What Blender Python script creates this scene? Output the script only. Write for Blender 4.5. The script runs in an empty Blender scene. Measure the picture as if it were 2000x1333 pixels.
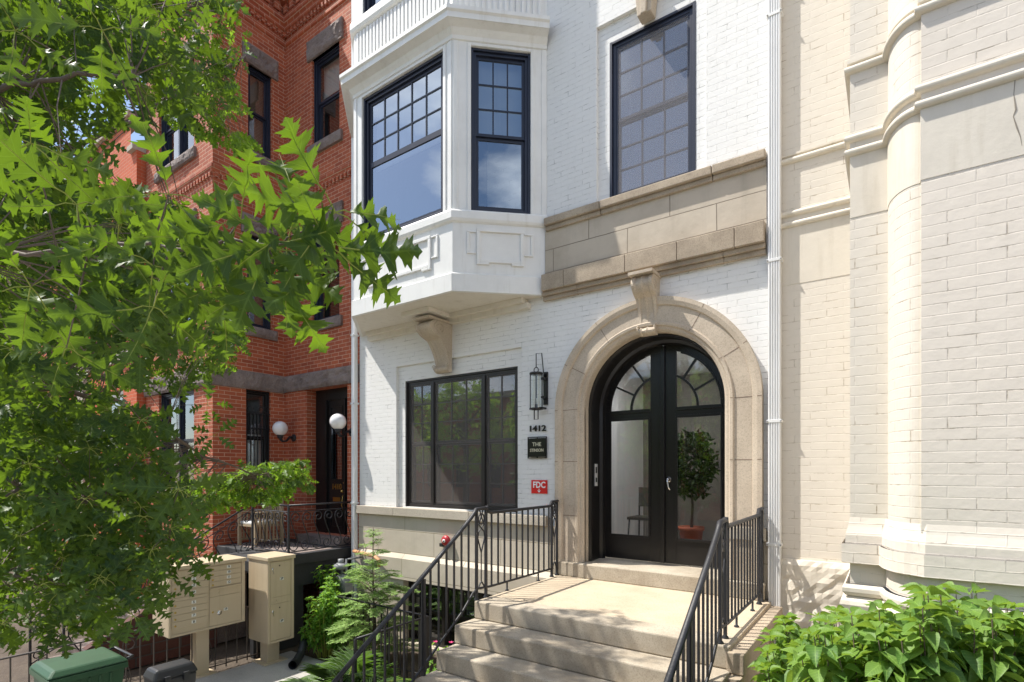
import bpy, bmesh, math, random
import numpy as np
from mathutils import Vector, Matrix, noise
R = math.radians
random.seed(7); np.random.seed(7)
SC = bpy.context.scene
COL = SC.collection

# ------------------------------------------------------------------ camera
TH = R(35.2); S_, C_ = math.sin(TH), math.cos(TH)
FPX = 1050.0; HZ = 920.0
CX, CY, CZ = 0.0, -6.2, 2.83
cam_d = bpy.data.cameras.new('camera'); cam = bpy.data.objects.new('camera', cam_d); COL.objects.link(cam)
cam.location = (CX, CY, CZ); cam.rotation_euler = (R(90), 0, TH)
cam_d.sensor_width = 36; cam_d.lens = FPX/2000*36
cam_d.shift_y = (HZ-666.5)/2000; cam_d.clip_start = 0.05; cam_d.clip_end = 600
SC.camera = cam
# ------------------------------------------------------------------ light
SUN = Vector((1.93, 1.0, -3.55)).normalized()       # direction the light travels
EL = math.asin(-SUN.z); AZ = math.atan2(-SUN.x, -SUN.y)
w = bpy.data.worlds.new('World'); SC.world = w; w.use_nodes = True
nt = w.node_tree; nt.nodes.clear()
o_ = nt.nodes.new('ShaderNodeOutputWorld'); bg = nt.nodes.new('ShaderNodeBackground')
sky = nt.nodes.new('ShaderNodeTexSky'); sky.sky_type = 'NISHITA'; sky.sun_disc = False
sky.sun_elevation = EL; sky.sun_rotation = AZ % (2*math.pi); sky.dust_density = 1.0; sky.ozone_density = 1.5
tc = nt.nodes.new('ShaderNodeTexCoord'); mp = nt.nodes.new('ShaderNodeMapping'); mp.inputs['Scale'].default_value = (1, 1, 2.4)
nz = nt.nodes.new('ShaderNodeTexNoise'); nz.inputs['Scale'].default_value = 2.6; nz.inputs['Detail'].default_value = 9; nz.inputs['Roughness'].default_value = .55
rp = nt.nodes.new('ShaderNodeValToRGB'); rp.color_ramp.elements[0].position = .50; rp.color_ramp.elements[1].position = .68
mx = nt.nodes.new('ShaderNodeMixRGB'); mx.inputs[2].default_value = (9.5, 9.8, 10.2, 1)
L = nt.links.new
L(tc.outputs['Generated'], mp.inputs[0]); L(mp.outputs[0], nz.inputs['Vector']); L(nz.outputs['Fac'], rp.inputs[0])
L(rp.outputs[0], mx.inputs[0]); L(sky.outputs[0], mx.inputs[1]); L(mx.outputs[0], bg.inputs[0]); L(bg.outputs[0], o_.inputs[0])
bg.inputs[1].default_value = 0.115
sd = bpy.data.lights.new('sun', 'SUN'); sd.energy = 4.2; sd.angle = R(.55); sd.color = (1, .955, .88)
sun = bpy.data.objects.new('sun', sd); COL.objects.link(sun)
sun.rotation_euler = SUN.to_track_quat('-Z', 'Y').to_euler(); sun.location = (-20, -12, 40)
SC.view_settings.view_transform = 'Standard'; SC.view_settings.look = 'None'
SC.view_settings.exposure = 0.76; SC.view_settings.gamma = 1

# ------------------------------------------------------------------ helpers
def ray(px):
    a = (px-1000)/FPX; return (-S_+C_*a, C_+S_*a)
def aty(px, py, y):
    dx, dy = ray(px); t = (y-CY)/dy; return (dx*t, y, CZ+(HZ-py)/FPX*t)
def att(px, py, t):
    dx, dy = ray(px); return Vector((dx*t, CY+dy*t, CZ+(HZ-py)/FPX*t))
ROOT = {}
class Fr:
    """local frame: u along the wall, d outwards, z up"""
    def __init__(s, ox, oy, ux=1., uy=0.):
        l = math.hypot(ux, uy); s.o = (ox, oy); s.u = (ux/l, uy/l); s.n = (s.u[1], -s.u[0])
    def __call__(s, u, d, z): return (s.o[0]+s.u[0]*u+s.n[0]*d, s.o[1]+s.u[1]*u+s.n[1]*d, z)
W = Fr(0, 0)                                        # facade frame, y = -d
class MB:
    def __init__(s): s.v = []; s.f = []; s.mi = []; s.uv = []; s.sm = []
    def face(s, pts, m=0, uv=None, sm=False):
        b = len(s.v); s.v += [tuple(p) for p in pts]; s.f.append(tuple(range(b, b+len(pts)))); s.mi.append(m); s.uv.append(uv); s.sm.append(sm)
    def hexa(s, p, m=0):                            # p: 8 corners, bottom 0-3 ccw, top 4-7
        b = len(s.v); s.v += [tuple(q) for q in p]
        for q in ((0, 3, 2, 1), (4, 5, 6, 7), (0, 1, 5, 4), (1, 2, 6, 5), (2, 3, 7, 6), (3, 0, 4, 7)):
            s.f.append(tuple(b+i for i in q)); s.mi.append(m); s.uv.append(None); s.sm.append(False)
        return s
    def box(s, x0, x1, y0, y1, z0, z1, m=0):
        return s.hexa([(x0, y0, z0), (x1, y0, z0), (x1, y1, z0), (x0, y1, z0), (x0, y0, z1), (x1, y0, z1), (x1, y1, z1), (x0, y1, z1)], m)
    def lb(s, F, u0, u1, d0, d1, z0, z1, m=0):      # local-frame box, d0<d1
        return s.hexa([F(u0, d1, z0), F(u1, d1, z0), F(u1, d0, z0), F(u0, d0, z0), F(u0, d1, z1), F(u1, d1, z1), F(u1, d0, z1), F(u0, d0, z1)], m)
    def tube(s, pts, r, n=8, m=0, cap=True, flat=1.0):
        pts = [Vector(p) for p in pts]; rr = r if isinstance(r, (list, tuple)) else [r]*len(pts)
        up = Vector((0, 0, 1)); rings = []; prev = None
        for i, p in enumerate(pts):
            d = (pts[min(i+1, len(pts)-1)]-pts[max(i-1, 0)])
            if d.length < 1e-9: d = Vector((0, 0, 1))
            d.normalize()
            if prev is None:
                a = d.cross(up if abs(d.z) < .95 else Vector((1, 0, 0))).normalized()
            else:
                a = (prev-d*prev.dot(d))
                a = a.normalized() if a.length > 1e-6 else d.orthogonal().normalized()
            prev = a; b = d.cross(a)
            base = len(s.v)
            for k in range(n):
                an = 2*math.pi*(k+.5)/n
                s.v.append(tuple(p+(a*math.cos(an)+b*math.sin(an)*flat)*rr[i]))
            rings.append(base)
        for i in range(len(pts)-1):
            for k in range(n):
                k2 = (k+1) % n
                s.f.append((rings[i]+k, rings[i]+k2, rings[i+1]+k2, rings[i+1]+k)); s.mi.append(m); s.uv.append(None); s.sm.append(n > 5)
        if cap:
            for bb, rev in ((rings[0], True), (rings[-1], False)):
                q = tuple(bb+k for k in range(n)); s.f.append(q[::-1] if rev else q); s.mi.append(m); s.uv.append(None); s.sm.append(False)
        return s
    def lathe(s, prof, c, ax=(0, 0, 1), n=20, m=0):
        ax = Vector(ax).normalized(); a = ax.orthogonal().normalized(); b = ax.cross(a); c = Vector(c); base = len(s.v)
        for (r, h) in prof:
            for k in range(n):
                an = 2*math.pi*k/n; s.v.append(tuple(c+ax*h+(a*math.cos(an)+b*math.sin(an))*max(r, 1e-4)))
        for i in range(len(prof)-1):
            for k in range(n):
                k2 = (k+1) % n
                s.f.append((base+i*n+k, base+i*n+k2, base+(i+1)*n+k2, base+(i+1)*n+k)); s.mi.append(m); s.uv.append(None); s.sm.append(True)
        return s
    def sphere(s, c, r, n=16, m=0, sz=1.0):
        return s.lathe([(r*math.sin(math.pi*i/n), -r*sz*math.cos(math.pi*i/n)) for i in range(n+1)], c, n=n*2, m=m)
    def prism(s, poly, to3, d0, d1, m=0):           # poly 2-D, to3(a,b,d)
        n = len(poly)
        A = [to3(a, b, d0) for a, b in poly]; B = [to3(a, b, d1) for a, b in poly]
        b0 = len(s.v); s.v += [tuple(p) for p in A+B]
        s.f.append(tuple(b0+i for i in range(n))); s.f.append(tuple(b0+n+i for i in range(n))[::-1])
        s.mi += [m, m]; s.uv += [None]*2; s.sm += [False]*2
        for i in range(n):
            j = (i+1) % n; s.f.append((b0+j, b0+i, b0+n+i, b0+n+j)); s.mi.append(m); s.uv.append(None); s.sm.append(False)
        return s
    def build(s, name, mats, parent=None, fixn=True, bevel=0, **kw):
        if not isinstance(mats, (list, tuple)): mats = [mats]
        V = np.array(s.v, dtype=float)
        if parent is None:
            off = Vector(((V[:, 0].min()+V[:, 0].max())/2, (V[:, 1].min()+V[:, 1].max())/2, V[:, 2].min()))
        else: off = ROOT[parent.name]
        me = bpy.data.meshes.new(name); me.from_pydata(s.v, [], s.f)
        for m in mats: me.materials.append(M[m])
        me.polygons.foreach_set('material_index', s.mi); me.polygons.foreach_set('use_smooth', s.sm)
        if fixn:
            bm = bmesh.new(); bm.from_mesh(me); bmesh.ops.recalc_face_normals(bm, faces=[f for i, f in enumerate(bm.faces) if s.uv[i] is None]); bm.to_mesh(me); bm.free()
        uvl = me.uv_layers.new(name='UVMap')
        co = V; arr = np.zeros((len(me.loops), 2))
        for i, p in enumerate(me.polygons):
            if s.uv[i] is not None and len(s.uv[i]) == p.loop_total:
                for k in range(p.loop_total): arr[p.loop_start+k] = s.uv[i][k]
            else:
                n = p.normal; ax = max(range(3), key=lambda q: abs(n[q]))
                A, B = ((1, 2), (0, 2), (0, 1))[ax]
                for k in range(p.loop_start, p.loop_start+p.loop_total):
                    c = co[me.loops[k].vertex_index]; arr[k] = (c[A], c[B])
        uvl.data.foreach_set('uv', arr.ravel())
        me.vertices.foreach_set('co', (V-np.array(off)).ravel()); me.update()
        o = bpy.data.objects.new(name, me); COL.objects.link(o)
        if parent is None: o.location = off
        else: o.parent = parent
        ROOT[o.name] = off
        if bevel:
            b = o.modifiers.new('bevel', 'BEVEL'); b.width = bevel; b.segments = 2; b.limit_method = 'ANGLE'
        for k, v in kw.items(): o[k] = v
        return o
def thing(name, label, cat, loc=(0, 0, 0), group=None):
    o = bpy.data.objects.new(name, None); COL.objects.link(o); o.location = loc; o.empty_display_size = .2
    ROOT[o.name] = Vector(loc); o['label'] = label; o['category'] = cat
    if group: o['group'] = group
    return o
def tag(o, label, cat, group=None, kind=None):
    if label: o['label'] = label
    if cat: o['category'] = cat
    if group: o['group'] = group
    if kind: o['kind'] = kind
    return o
def copy_tree(o, parent=None, loc=None, label=None):
    c = o.copy(); COL.objects.link(c)
    if parent: c.parent = parent
    if loc is not None: c.location = loc
    if label: c['label'] = label
    for ch in list(o.children): copy_tree(ch, c)
    return c
def text(name, s, size, to3, mt, parent=None, d=.0, ext=.004, align='CENTER', bold=0.0, sx=1.0):
    """to3(a,b,d) maps text-plane coordinates to the world"""
    cu = bpy.data.curves.new('tmp', 'FONT'); cu.body = s; cu.size = size; cu.align_x = align; cu.align_y = 'CENTER'
    cu.extrude = ext; cu.offset = bold; cu.resolution_u = 3
    ob = bpy.data.objects.new('tmp', cu); COL.objects.link(ob)
    bpy.context.view_layer.update()
    me = bpy.data.meshes.new_from_object(ob.evaluated_get(bpy.context.evaluated_depsgraph_get()))
    mb = MB(); mb.v = [to3(v.co.x*sx, v.co.y, v.co.z+d) for v in me.vertices]
    for p in me.polygons: mb.f.append(tuple(p.vertices)); mb.mi.append(0); mb.uv.append(None); mb.sm.append(False)
    bpy.data.objects.remove(ob); bpy.data.curves.remove(cu); bpy.data.meshes.remove(me)
    return mb.build(name, mt, parent)

# ------------------------------------------------------------------ materials
M = {}
class Mt:
    def __init__(s, name):
        m = bpy.data.materials.new(name); m.use_nodes = True; s.m = m; s.nt = m.node_tree; s.nt.nodes.clear()
        s.out = s.n('OutputMaterial'); M[name] = m
    def n(s, t, **kw):
        nd = s.nt.nodes.new('ShaderNode'+t)
        for k, v in kw.items():
            if k in nd.inputs: nd.inputs[k].default_value = v
            else: setattr(nd, k, v)
        return nd
    def l(s, a, b): s.nt.links.new(a, b)
    def uv(s): return s.n('UVMap').outputs[0]
    def obj(s): return s.n('TexCoord').outputs['Object']
    def geo(s): return s.n('NewGeometry').outputs['Position']
    def noise(s, vec, scale, detail=6, rough=.6, dist=0):
        n = s.n('TexNoise', Scale=scale, Detail=detail, Roughness=rough, Distortion=dist); s.l(vec, n.inputs['Vector']); return n.outputs['Fac']
    def ramp(s, fac, p0, c0, p1, c1):
        r = s.n('ValToRGB'); e = r.color_ramp.elements; e[0].position = p0; e[1].position = p1
        e[0].color = c0 if len(c0) == 4 else (*c0, 1); e[1].color = c1 if len(c1) == 4 else (*c1, 1); s.l(fac, r.inputs[0]); return r.outputs[0]
    def mix(s, fac, a, b, mode='MIX'):
        m = s.n('MixRGB', blend_type=mode)
        for i, x in enumerate((fac, a, b)):
            if isinstance(x, (int, float)): m.inputs[i].default_value = x if i == 0 else (x, x, x, 1)
            elif isinstance(x, tuple): m.inputs[i].default_value = (*x, 1)
            else: s.l(x, m.inputs[i])
        return m.outputs[0]
    def math(s, op, a, b=0.):
        m = s.n('Math', operation=op)
        for i, x in enumerate((a, b)):
            if isinstance(x, (int, float)): m.inputs[i].default_value = x
            else: s.l(x, m.inputs[i])
        return m.outputs[0]
    def bump(s, h, strength=.5, dist=.01, prev=None):
        b = s.n('Bump', Strength=strength, Distance=dist); s.l(h, b.inputs['Height'])
        if prev: s.l(prev, b.inputs['Normal'])
        return b.outputs[0]
    def prin(s, col, rough=.7, nrm=None, **kw):
        p = s.n('BsdfPrincipled', **kw)
        for key, x in (('Base Color', col), ('Roughness', rough)):
            if isinstance(x, tuple): p.inputs[key].default_value = (*x, 1)
            elif isinstance(x, (int, float)): p.inputs[key].default_value = x
            else: s.l(x, p.inputs[key])
        if nrm: s.l(nrm, p.inputs['Normal'])
        s.l(p.outputs[0], s.out.inputs[0]); return p
def brick_mat(name, c1, c2, mortar, w_, h_, ms=.008, bump=1.0, dist=.006, dirt=(.75, .72, .66), dirt_amt=.3, painted=False, rough=.8, stain=0.):
    m = Mt(name); uv = m.uv(); g = m.geo()
    wob = m.n('TexNoise', Scale=3.0, Detail=2.0); m.l(uv, wob.inputs['Vector'])
    add = m.n('VectorMath', operation='MULTIPLY_ADD'); m.l(wob.outputs['Color'], add.inputs[0]); add.inputs[1].default_value = (.012, .008, 0); m.l(uv, add.inputs[2])
    b = m.n('TexBrick', offset=.5, squash=1.0)
    b.inputs['Color1'].default_value = (*c1, 1); b.inputs['Color2'].default_value = (*c2, 1); b.inputs['Mortar'].default_value = (*mortar, 1)
    b.inputs['Scale'].default_value = 1; b.inputs['Brick Width'].default_value = w_; b.inputs['Row Height'].default_value = h_
    b.inputs['Mortar Size'].default_value = ms; b.inputs['Mortar Smooth'].default_value = .35; b.inputs['Bias'].default_value = 0
    m.l(add.outputs[0], b.inputs['Vector'])
    n1 = m.noise(g, 1.3, 6, .65); n2 = m.noise(g, 28, 5, .6); n3 = m.noise(g, 6, 4, .6)
    col = b.outputs['Color']
    if painted:                                     # joints only partly open: their darkness comes and goes
        open_ = m.ramp(m.noise(g, 7, 4, .7), .50, (.0, .0, .0), .68, (1, 1, 1))
        col = m.mix(m.math('MULTIPLY', b.outputs['Fac'], open_), c1, mortar)
    col = m.mix(m.ramp(n1, .45, (0, 0, 0), .8, (dirt_amt,)*3), col, tuple(a*b_ for a, b_ in zip(c1, dirt)))
    col = m.mix(m.ramp(n3, .3, (.0,)*3, .75, (.14,)*3), col, tuple(a*.82 for a in c2))
    if stain:
        mpn = m.n('Mapping'); mpn.inputs['Scale'].default_value = (3.5, 3.5, .35); m.l(g, mpn.inputs[0])
        st = m.ramp(m.noise(mpn.outputs[0], 1.2, 5, .6), .55, (0, 0, 0), .75, (stain,)*3)
        col = m.mix(st, col, tuple(a*.55 for a in c2))
    b2 = m.n('TexBrick', offset=.5, squash=1.0)
    for k_, v_ in (('Color1', (0, 0, 0, 1)), ('Color2', (1, 1, 1, 1)), ('Mortar', (.5, .5, .5, 1)), ('Scale', 1), ('Brick Width', w_), ('Row Height', h_), ('Mortar Size', ms), ('Mortar Smooth', .6)): b2.inputs[k_].default_value = v_
    m.l(add.outputs[0], b2.inputs['Vector'])
    tilt = m.math('MULTIPLY', m.noise(g, 11, 2, .5), .9)
    h = m.math('ADD', m.math('SUBTRACT', m.math('ADD', m.math('MULTIPLY', n2, .35), tilt), b.outputs['Fac']), m.math('MULTIPLY', b2.outputs['Color'], .45))
    m.prin(col, rough, m.bump(h, bump, dist)); return m
brick_mat('white_brick', (.80, .79, .765), (.775, .765, .74), (.34, .34, .32), .21, .068, .0042, .7, .004, painted=True, dirt_amt=.15)
brick_mat('cream_brick', (.70, .645, .56), (.66, .60, .515), (.36, .29, .21), .29, .078, .0045, .45, .006, painted=True, dirt_amt=.2)
brick_mat('grey_cream_brick', (.745, .675, .585), (.715, .645, .555), (.33, .28, .22), .30, .078, .0045, .45, .007, painted=True, dirt_amt=.2)
brick_mat('red_brick', (.49, .12, .048), (.33, .070, .030), (.58, .37, .25), .215, .072, .006, .6, .004, dirt=(.45, .45, .5), dirt_amt=.45, stain=.25)
brick_mat('orange_brick', (.60, .115, .035), (.52, .095, .03), (.52, .25, .15), .215, .072, .006, .5, .004, dirt=(.7, .7, .7), dirt_amt=.3)
brick_mat('dark_brick', (.10, .035, .025), (.07, .028, .02), (.07, .06, .055), .4, .15, .012, .9, .01, dirt_amt=.4)
brick_mat('ashlar', (.56, .485, .385), (.51, .44, .35), (.20, .165, .125), 1.05, .305, .006, .8, .004, dirt=(.55, .52, .48), dirt_amt=.75, stain=.35)
brick_mat('base_ashlar', (.56, .495, .40), (.53, .465, .375), (.28, .235, .16), 1.3, .37, .006, .8, .004, dirt=(.7, .68, .62), dirt_amt=.6, stain=.25)
def stone_mat(name, c, c2, bscale=40, bump=.4, dist=.005, rough=.85, big=2.0):
    m = Mt(name); g = m.geo(); n1 = m.noise(g, big, 8, .65); n2 = m.noise(g, bscale, 6, .65); n3 = m.noise(g, 180, 2, .5)
    col = m.mix(m.ramp(n1, .38, (0, 0, 0), .68, (1, 1, 1)), c, c2)
    n4 = m.noise(g, 75, 3, .7); col = m.mix(m.ramp(n3, .35, (0, 0, 0), .7, (.35,)*3), col, tuple(x*.6 for x in c2)); col = m.mix(m.ramp(n4, .5, (0, 0, 0), .68, (.5,)*3), col, tuple(x*.5 for x in c2))
    m.prin(col, rough, m.bump(n2, bump, dist)); return m
stone_mat('limestone', (.62, .525, .41), (.49, .405, .31))
stone_mat('sill_stone', (.55, .49, .40), (.46, .40, .32))
stone_mat('ledge_stone', (.52, .425, .315), (.33, .265, .195))
stone_mat('brownstone', (.33, .265, .235), (.17, .13, .115), 22, 1.0, .03)
stone_mat('granite', (.54, .475, .375), (.34, .28, .205), 60, .3, .003)
stone_mat('landing_cement', (.60, .50, .365), (.49, .395, .28), 30, .2, .002)
stone_mat('brown_tread', (.30, .22, .16), (.20, .145, .11), 60, .5, .005)
stone_mat('concrete', (.50, .48, .44), (.40, .38, .35), 60, .3, .003)
stone_mat('soil', (.13, .10, .07), (.07, .05, .035), 20, 1, .03)
stone_mat('asphalt', (.06, .06, .06), (.045, .045, .045), 60, .4, .004)
def paint(name, c, rough=.45, var=.08, bs=14, bump=.15, **kw):
    m = Mt(name); g = m.geo(); n1 = m.noise(g, 3, 7, .65); n2 = m.noise(g, bs, 5, .6)
    col = m.mix(m.ramp(n1, .4, (0, 0, 0), .75, (1, 1, 1)), c, tuple(x*(1-var) for x in c))
    if sum(c) > 1.2:                                # grime runs on pale paint
        mpn = m.n('Mapping'); mpn.inputs['Scale'].default_value = (6, 6, .5); m.l(g, mpn.inputs[0])
        col = m.mix(m.ramp(m.noise(mpn.outputs[0], 1.5, 6, .65), .54, (0, 0, 0), .8, (.45,)*3), col, (c[0]*.62, c[1]*.58, c[2]*.5))
    m.prin(col, rough, m.bump(n2, bump, .004), **kw); return m
paint('white_paint', (.80, .79, .76), .5, .10)
paint('soffit_paint', (.74, .69, .60), .6, .10)
paint('downspout_white', (.78, .78, .77), .35, .06)
paint('cream_paint', (.70, .64, .54), .6, .1, 20, .4)
paint('grey_cream_paint', (.745, .675, .585), .6, .08, 20, .4)
paint('black_paint', (.012, .011, .011), .28, .3)
paint('bronze_frame', (.022, .018, .017), .4, .3)
paint('navy_frame', (.016, .020, .038), .35, .3)
paint('iron', (.022, .022, .026), .5, .4, 60, .5)
paint('rusty_iron', (.07, .055, .045), .6, .5, 60, .6)
paint('black_slab', (.035, .035, .037), .7, .4, 30, .6)
paint('tan_metal', (.56, .455, .31), .45, .05, 10, .03)
paint('tan_dark', (.13, .10, .07), .6, .1)
paint('grey_metal', (.30, .31, .32), .4, .3)
paint('chrome', (.75, .75, .75), .18, .02, Metallic=1.0)
paint('silver_plate', (.6, .6, .6), .35, .05)
paint('brass', (.6, .42, .12), .3, .1, Metallic=1.0)
paint('black_plastic', (.025, .027, .03), .45, .2)
paint('green_plastic', (.025, .085, .035), .5, .25)
paint('red_paint', (.42, .02, .03), .4, .1)
paint('sign_red', (.70, .015, .012), .4, .05)
paint('sign_white', (.85, .85, .83), .5, .02)
paint('gold_letter', (.78, .74, .55), .4, .05)
paint('label_white', (.75, .75, .70), .5, .02)
paint('label_black', (.02, .02, .02), .5, .02)
paint('teak', (.42, .32, .20), .6, .3, 30, .3)
paint('clay_pipe', (.62, .33, .16), .6, .3)
paint('clay_dark', (.45, .10, .04), .6, .3)
paint('bark', (.13, .10, .08), .9, .5, 40, 1)
paint('twig_bark', (.16, .12, .09), .8, .4, 80, .5)
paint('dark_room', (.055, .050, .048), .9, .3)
paint('blind', (.55, .55, .53), .8, .05)
paint('brown_blind', (.20, .13, .085), .8, .2)
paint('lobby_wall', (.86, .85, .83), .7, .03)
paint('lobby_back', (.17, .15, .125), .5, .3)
paint('cream_crack', (.30, .26, .21), .9, .2)
paint('roofing', (.10, .10, .11), .8, .3)
paint('pink_petal', (.60, .03, .16), .6, .3)
paint('blue_paint', (.05, .25, .6), .5, .1)
paint('rubber_seat', (.045, .04, .03), .6, .2)
def glass(name, tint, refl, boost):
    m = Mt(name); t = m.n('BsdfTransparent'); t.inputs[0].default_value = (*tint, 1)
    gl = m.n('BsdfGlossy', Roughness=.004); gl.inputs[0].default_value = (.84, .92, 1, 1) if name == 'coated_glass' else (.95, .97, 1, 1)
    bp = m.bump(m.noise(m.geo(), 1.6, 1, .4), .06, .02); m.l(bp, gl.inputs['Normal'])
    lw = m.n('LayerWeight', Blend=.5); f = m.math('ADD', m.math('MULTIPLY', m.math('POWER', lw.outputs['Facing'], 3.), boost), refl)
    f = m.math('MINIMUM', f, 1.0)
    mxs = m.n('MixShader'); m.l(f, mxs.inputs[0]); m.l(t.outputs[0], mxs.inputs[1]); m.l(gl.outputs[0], mxs.inputs[2]); m.l(mxs.outputs[0], m.out.inputs[0])
glass('window_glass', (.85, .87, .86), .20, .7)
glass('coated_glass', (.65, .70, .72), .36, .6)
glass('door_glass', (.9, .92, .92), .12, .6)
glass('clear_glass', (.92, .94, .93), .07, .5)
def screen_mat(name, c, fac):
    m = Mt(name); t = m.n('BsdfTransparent'); d = m.n('BsdfDiffuse'); d.inputs[0].default_value = (*c, 1)
    v = m.noise(m.geo(), 2.2, 4, .6); f = m.math('ADD', m.math('MULTIPLY', v, .12), fac)
    mxs = m.n('MixShader'); m.l(f, mxs.inputs[0]); m.l(t.outputs[0], mxs.inputs[1]); m.l(d.outputs[0], mxs.inputs[2]); m.l(mxs.outputs[0], m.out.inputs[0])
screen_mat('insect_screen', (.36, .33, .31), .15)
screen_mat('upper_screen', (.36, .35, .37), .30)
def emis(name, c, s):
    m = Mt(name); e = m.n('Emission', Strength=s); e.inputs[0].default_value = (*c, 1); m.l(e.outputs[0], m.out.inputs[0])
emis('lamp_glow', (1, .8, .5), 3.0); emis('lobby_fill_glow', (.95, .97, 1), 120.0)
m = Mt('globe_glass'); p = m.prin((.80, .78, .78), .15, None); p.inputs['Subsurface Weight'].default_value = .0; p.inputs['Coat Weight'].default_value = .5
def leaf_mat(name, dark, light, trans, tw=.45, gloss=.45):
    m = Mt(name); at = m.n('Attribute', attribute_name='rnd'); f = at.outputs['Fac']
    col = m.mix(f, dark, light); n = m.noise(m.geo(), 45, 3, .5)
    col = m.mix(m.ramp(n, .3, (0, 0, 0), .8, (.3,)*3), col, tuple(x*.7 for x in dark))
    lc = m.n('SeparateXYZ'); m.l(m.n('Attribute', attribute_name='lc').outputs['Vector'], lc.inputs[0]); ax_ = m.math('ABSOLUTE', lc.outputs[0])
    ph = m.math('FRACT', m.math('MULTIPLY', m.math('SUBTRACT', lc.outputs[1], m.math('MULTIPLY', ax_, .95)), 7.5))
    vein = m.math('MAXIMUM', m.math('LESS_THAN', ph, .09), m.math('LESS_THAN', ax_, .012)); vein = m.math('MULTIPLY', vein, .45)
    col = m.mix(vein, col, tuple(min(1, x*1.9+.03) for x in light))
    tcol = m.mix(f, trans, tuple(min(1, x*1.25) for x in trans))
    p = m.n('BsdfPrincipled', Roughness=gloss); m.l(col, p.inputs['Base Color']); p.inputs['Specular IOR Level'].default_value = .32
    m.l(m.bump(n, .25, .002), p.inputs['Normal'])
    t = m.n('BsdfTranslucent'); m.l(tcol, t.inputs[0])
    mxs = m.n('MixShader'); mxs.inputs[0].default_value = tw; m.l(p.outputs[0], mxs.inputs[1]); m.l(t.outputs[0], mxs.inputs[2]); m.l(mxs.outputs[0], m.out.inputs[0])
leaf_mat('oak_leaf', (.018, .056, .022), (.080, .135, .018), (.16, .265, .012), .42)
leaf_mat('young_oak_leaf', (.06, .14, .015), (.14, .24, .02), (.28, .46, .03), .45)
leaf_mat('street_leaf', (.05, .12, .02), (.11, .2, .03), (.40, .62, .05), .55)
leaf_mat('hydrangea_leaf', (.075, .17, .035), (.18, .30, .05), (.30, .45, .05), .34, .5)
leaf_mat('garden_leaf', (.09, .22, .03), (.16, .32, .04), (.30, .5, .05), .4)
leaf_mat('cedar_leaf', (.17, .30, .08), (.36, .50, .18), (.4, .55, .14), .35, .7)
leaf_mat('palm_leaf', (.035, .075, .025), (.08, .14, .04), (.16, .3, .03), .35)
leaf_mat('dark_leaf', (.015, .03, .012), (.03, .055, .018), (.05, .09, .02), .2)
paint('petiole', (.30, .34, .05), .5, .2)

# ------------------------------------------------------------------ generic builders
def panel(mb, F, u0, u1, z0, z1, holes=(), d=0., m=0, rev=.12, revm=None):
    """wall sheet with rectangular holes and reveals going rev deep"""
    us = sorted({u0, u1, *[h[0] for h in holes], *[h[1] for h in holes]}); zs = sorted({z0, z1, *[h[2] for h in holes], *[h[3] for h in holes]})
    us = [u for u in us if u0 <= u <= u1]; zs = [z for z in zs if z0 <= z <= z1]
    for a, b in zip(us, us[1:]):
        for c, e in zip(zs, zs[1:]):
            um, zm = (a+b)/2, (c+e)/2
            if any(h[0] < um < h[1] and h[2] < zm < h[3] for h in holes): continue
            mb.face([F(a, d, c), F(b, d, c), F(b, d, e), F(a, d, e)], m, [(a, c), (b, c), (b, e), (a, e)])
    rm = m if revm is None else revm
    for h in holes:
        a, b, c, e = h[:4]; r = h[4] if len(h) > 4 else rev
        mb.face([F(a, d, c), F(a, d, e), F(a, d-r, e), F(a, d-r, c)], rm); mb.face([F(b, d, c), F(b, d-r, c), F(b, d-r, e), F(b, d, e)], rm)
        mb.face([F(a, d, e), F(b, d, e), F(b, d-r, e), F(a, d-r, e)], rm); mb.face([F(a, d, c), F(a, d-r, c), F(b, d-r, c), F(b, d, c)], rm)
def offs(poly, d):
    out = []
    for i, p in enumerate(poly):
        ns = []
        for j in (i-1, i):
            if 0 <= j < len(poly)-1:
                a, b = poly[j], poly[j+1]; l = math.hypot(b[0]-a[0], b[1]-a[1]); ns.append(((b[1]-a[1])/l, -(b[0]-a[0])/l))
        if len(ns) == 1: n = ns[0]; k = 1
        else:
            n = (ns[0][0]+ns[1][0], ns[0][1]+ns[1][1]); l = math.hypot(*n) or 1; n = (n[0]/l, n[1]/l); k = 1/max(.35, n[0]*ns[0][0]+n[1]*ns[0][1])
        out.append((p[0]+n[0]*d*k, p[1]+n[1]*d*k))
    return out
def sweep(mb, poly, prof, m=0, sm=False):
    """prof: list of (out, z) swept along the plan polyline"""
    rows = [offs(poly, o) for o, z in prof]; L_ = [0]
    for a, b in zip(poly, poly[1:]): L_.append(L_[-1]+math.hypot(b[0]-a[0], b[1]-a[1]))
    for i in range(len(prof)-1):
        z0, z1 = prof[i][1], prof[i+1][1]; v0, v1 = z0, z1
        if abs(z1-z0) < 1e-6: v1 = v0+abs(prof[i+1][0]-prof[i][0])
        for k in range(len(poly)-1):
            mb.face([(*rows[i][k], z0), (*rows[i][k+1], z0), (*rows[i+1][k+1], z1), (*rows[i+1][k], z1)], m, [(L_[k], v0), (L_[k+1], v0), (L_[k+1], v1), (L_[k], v1)], sm)
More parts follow.
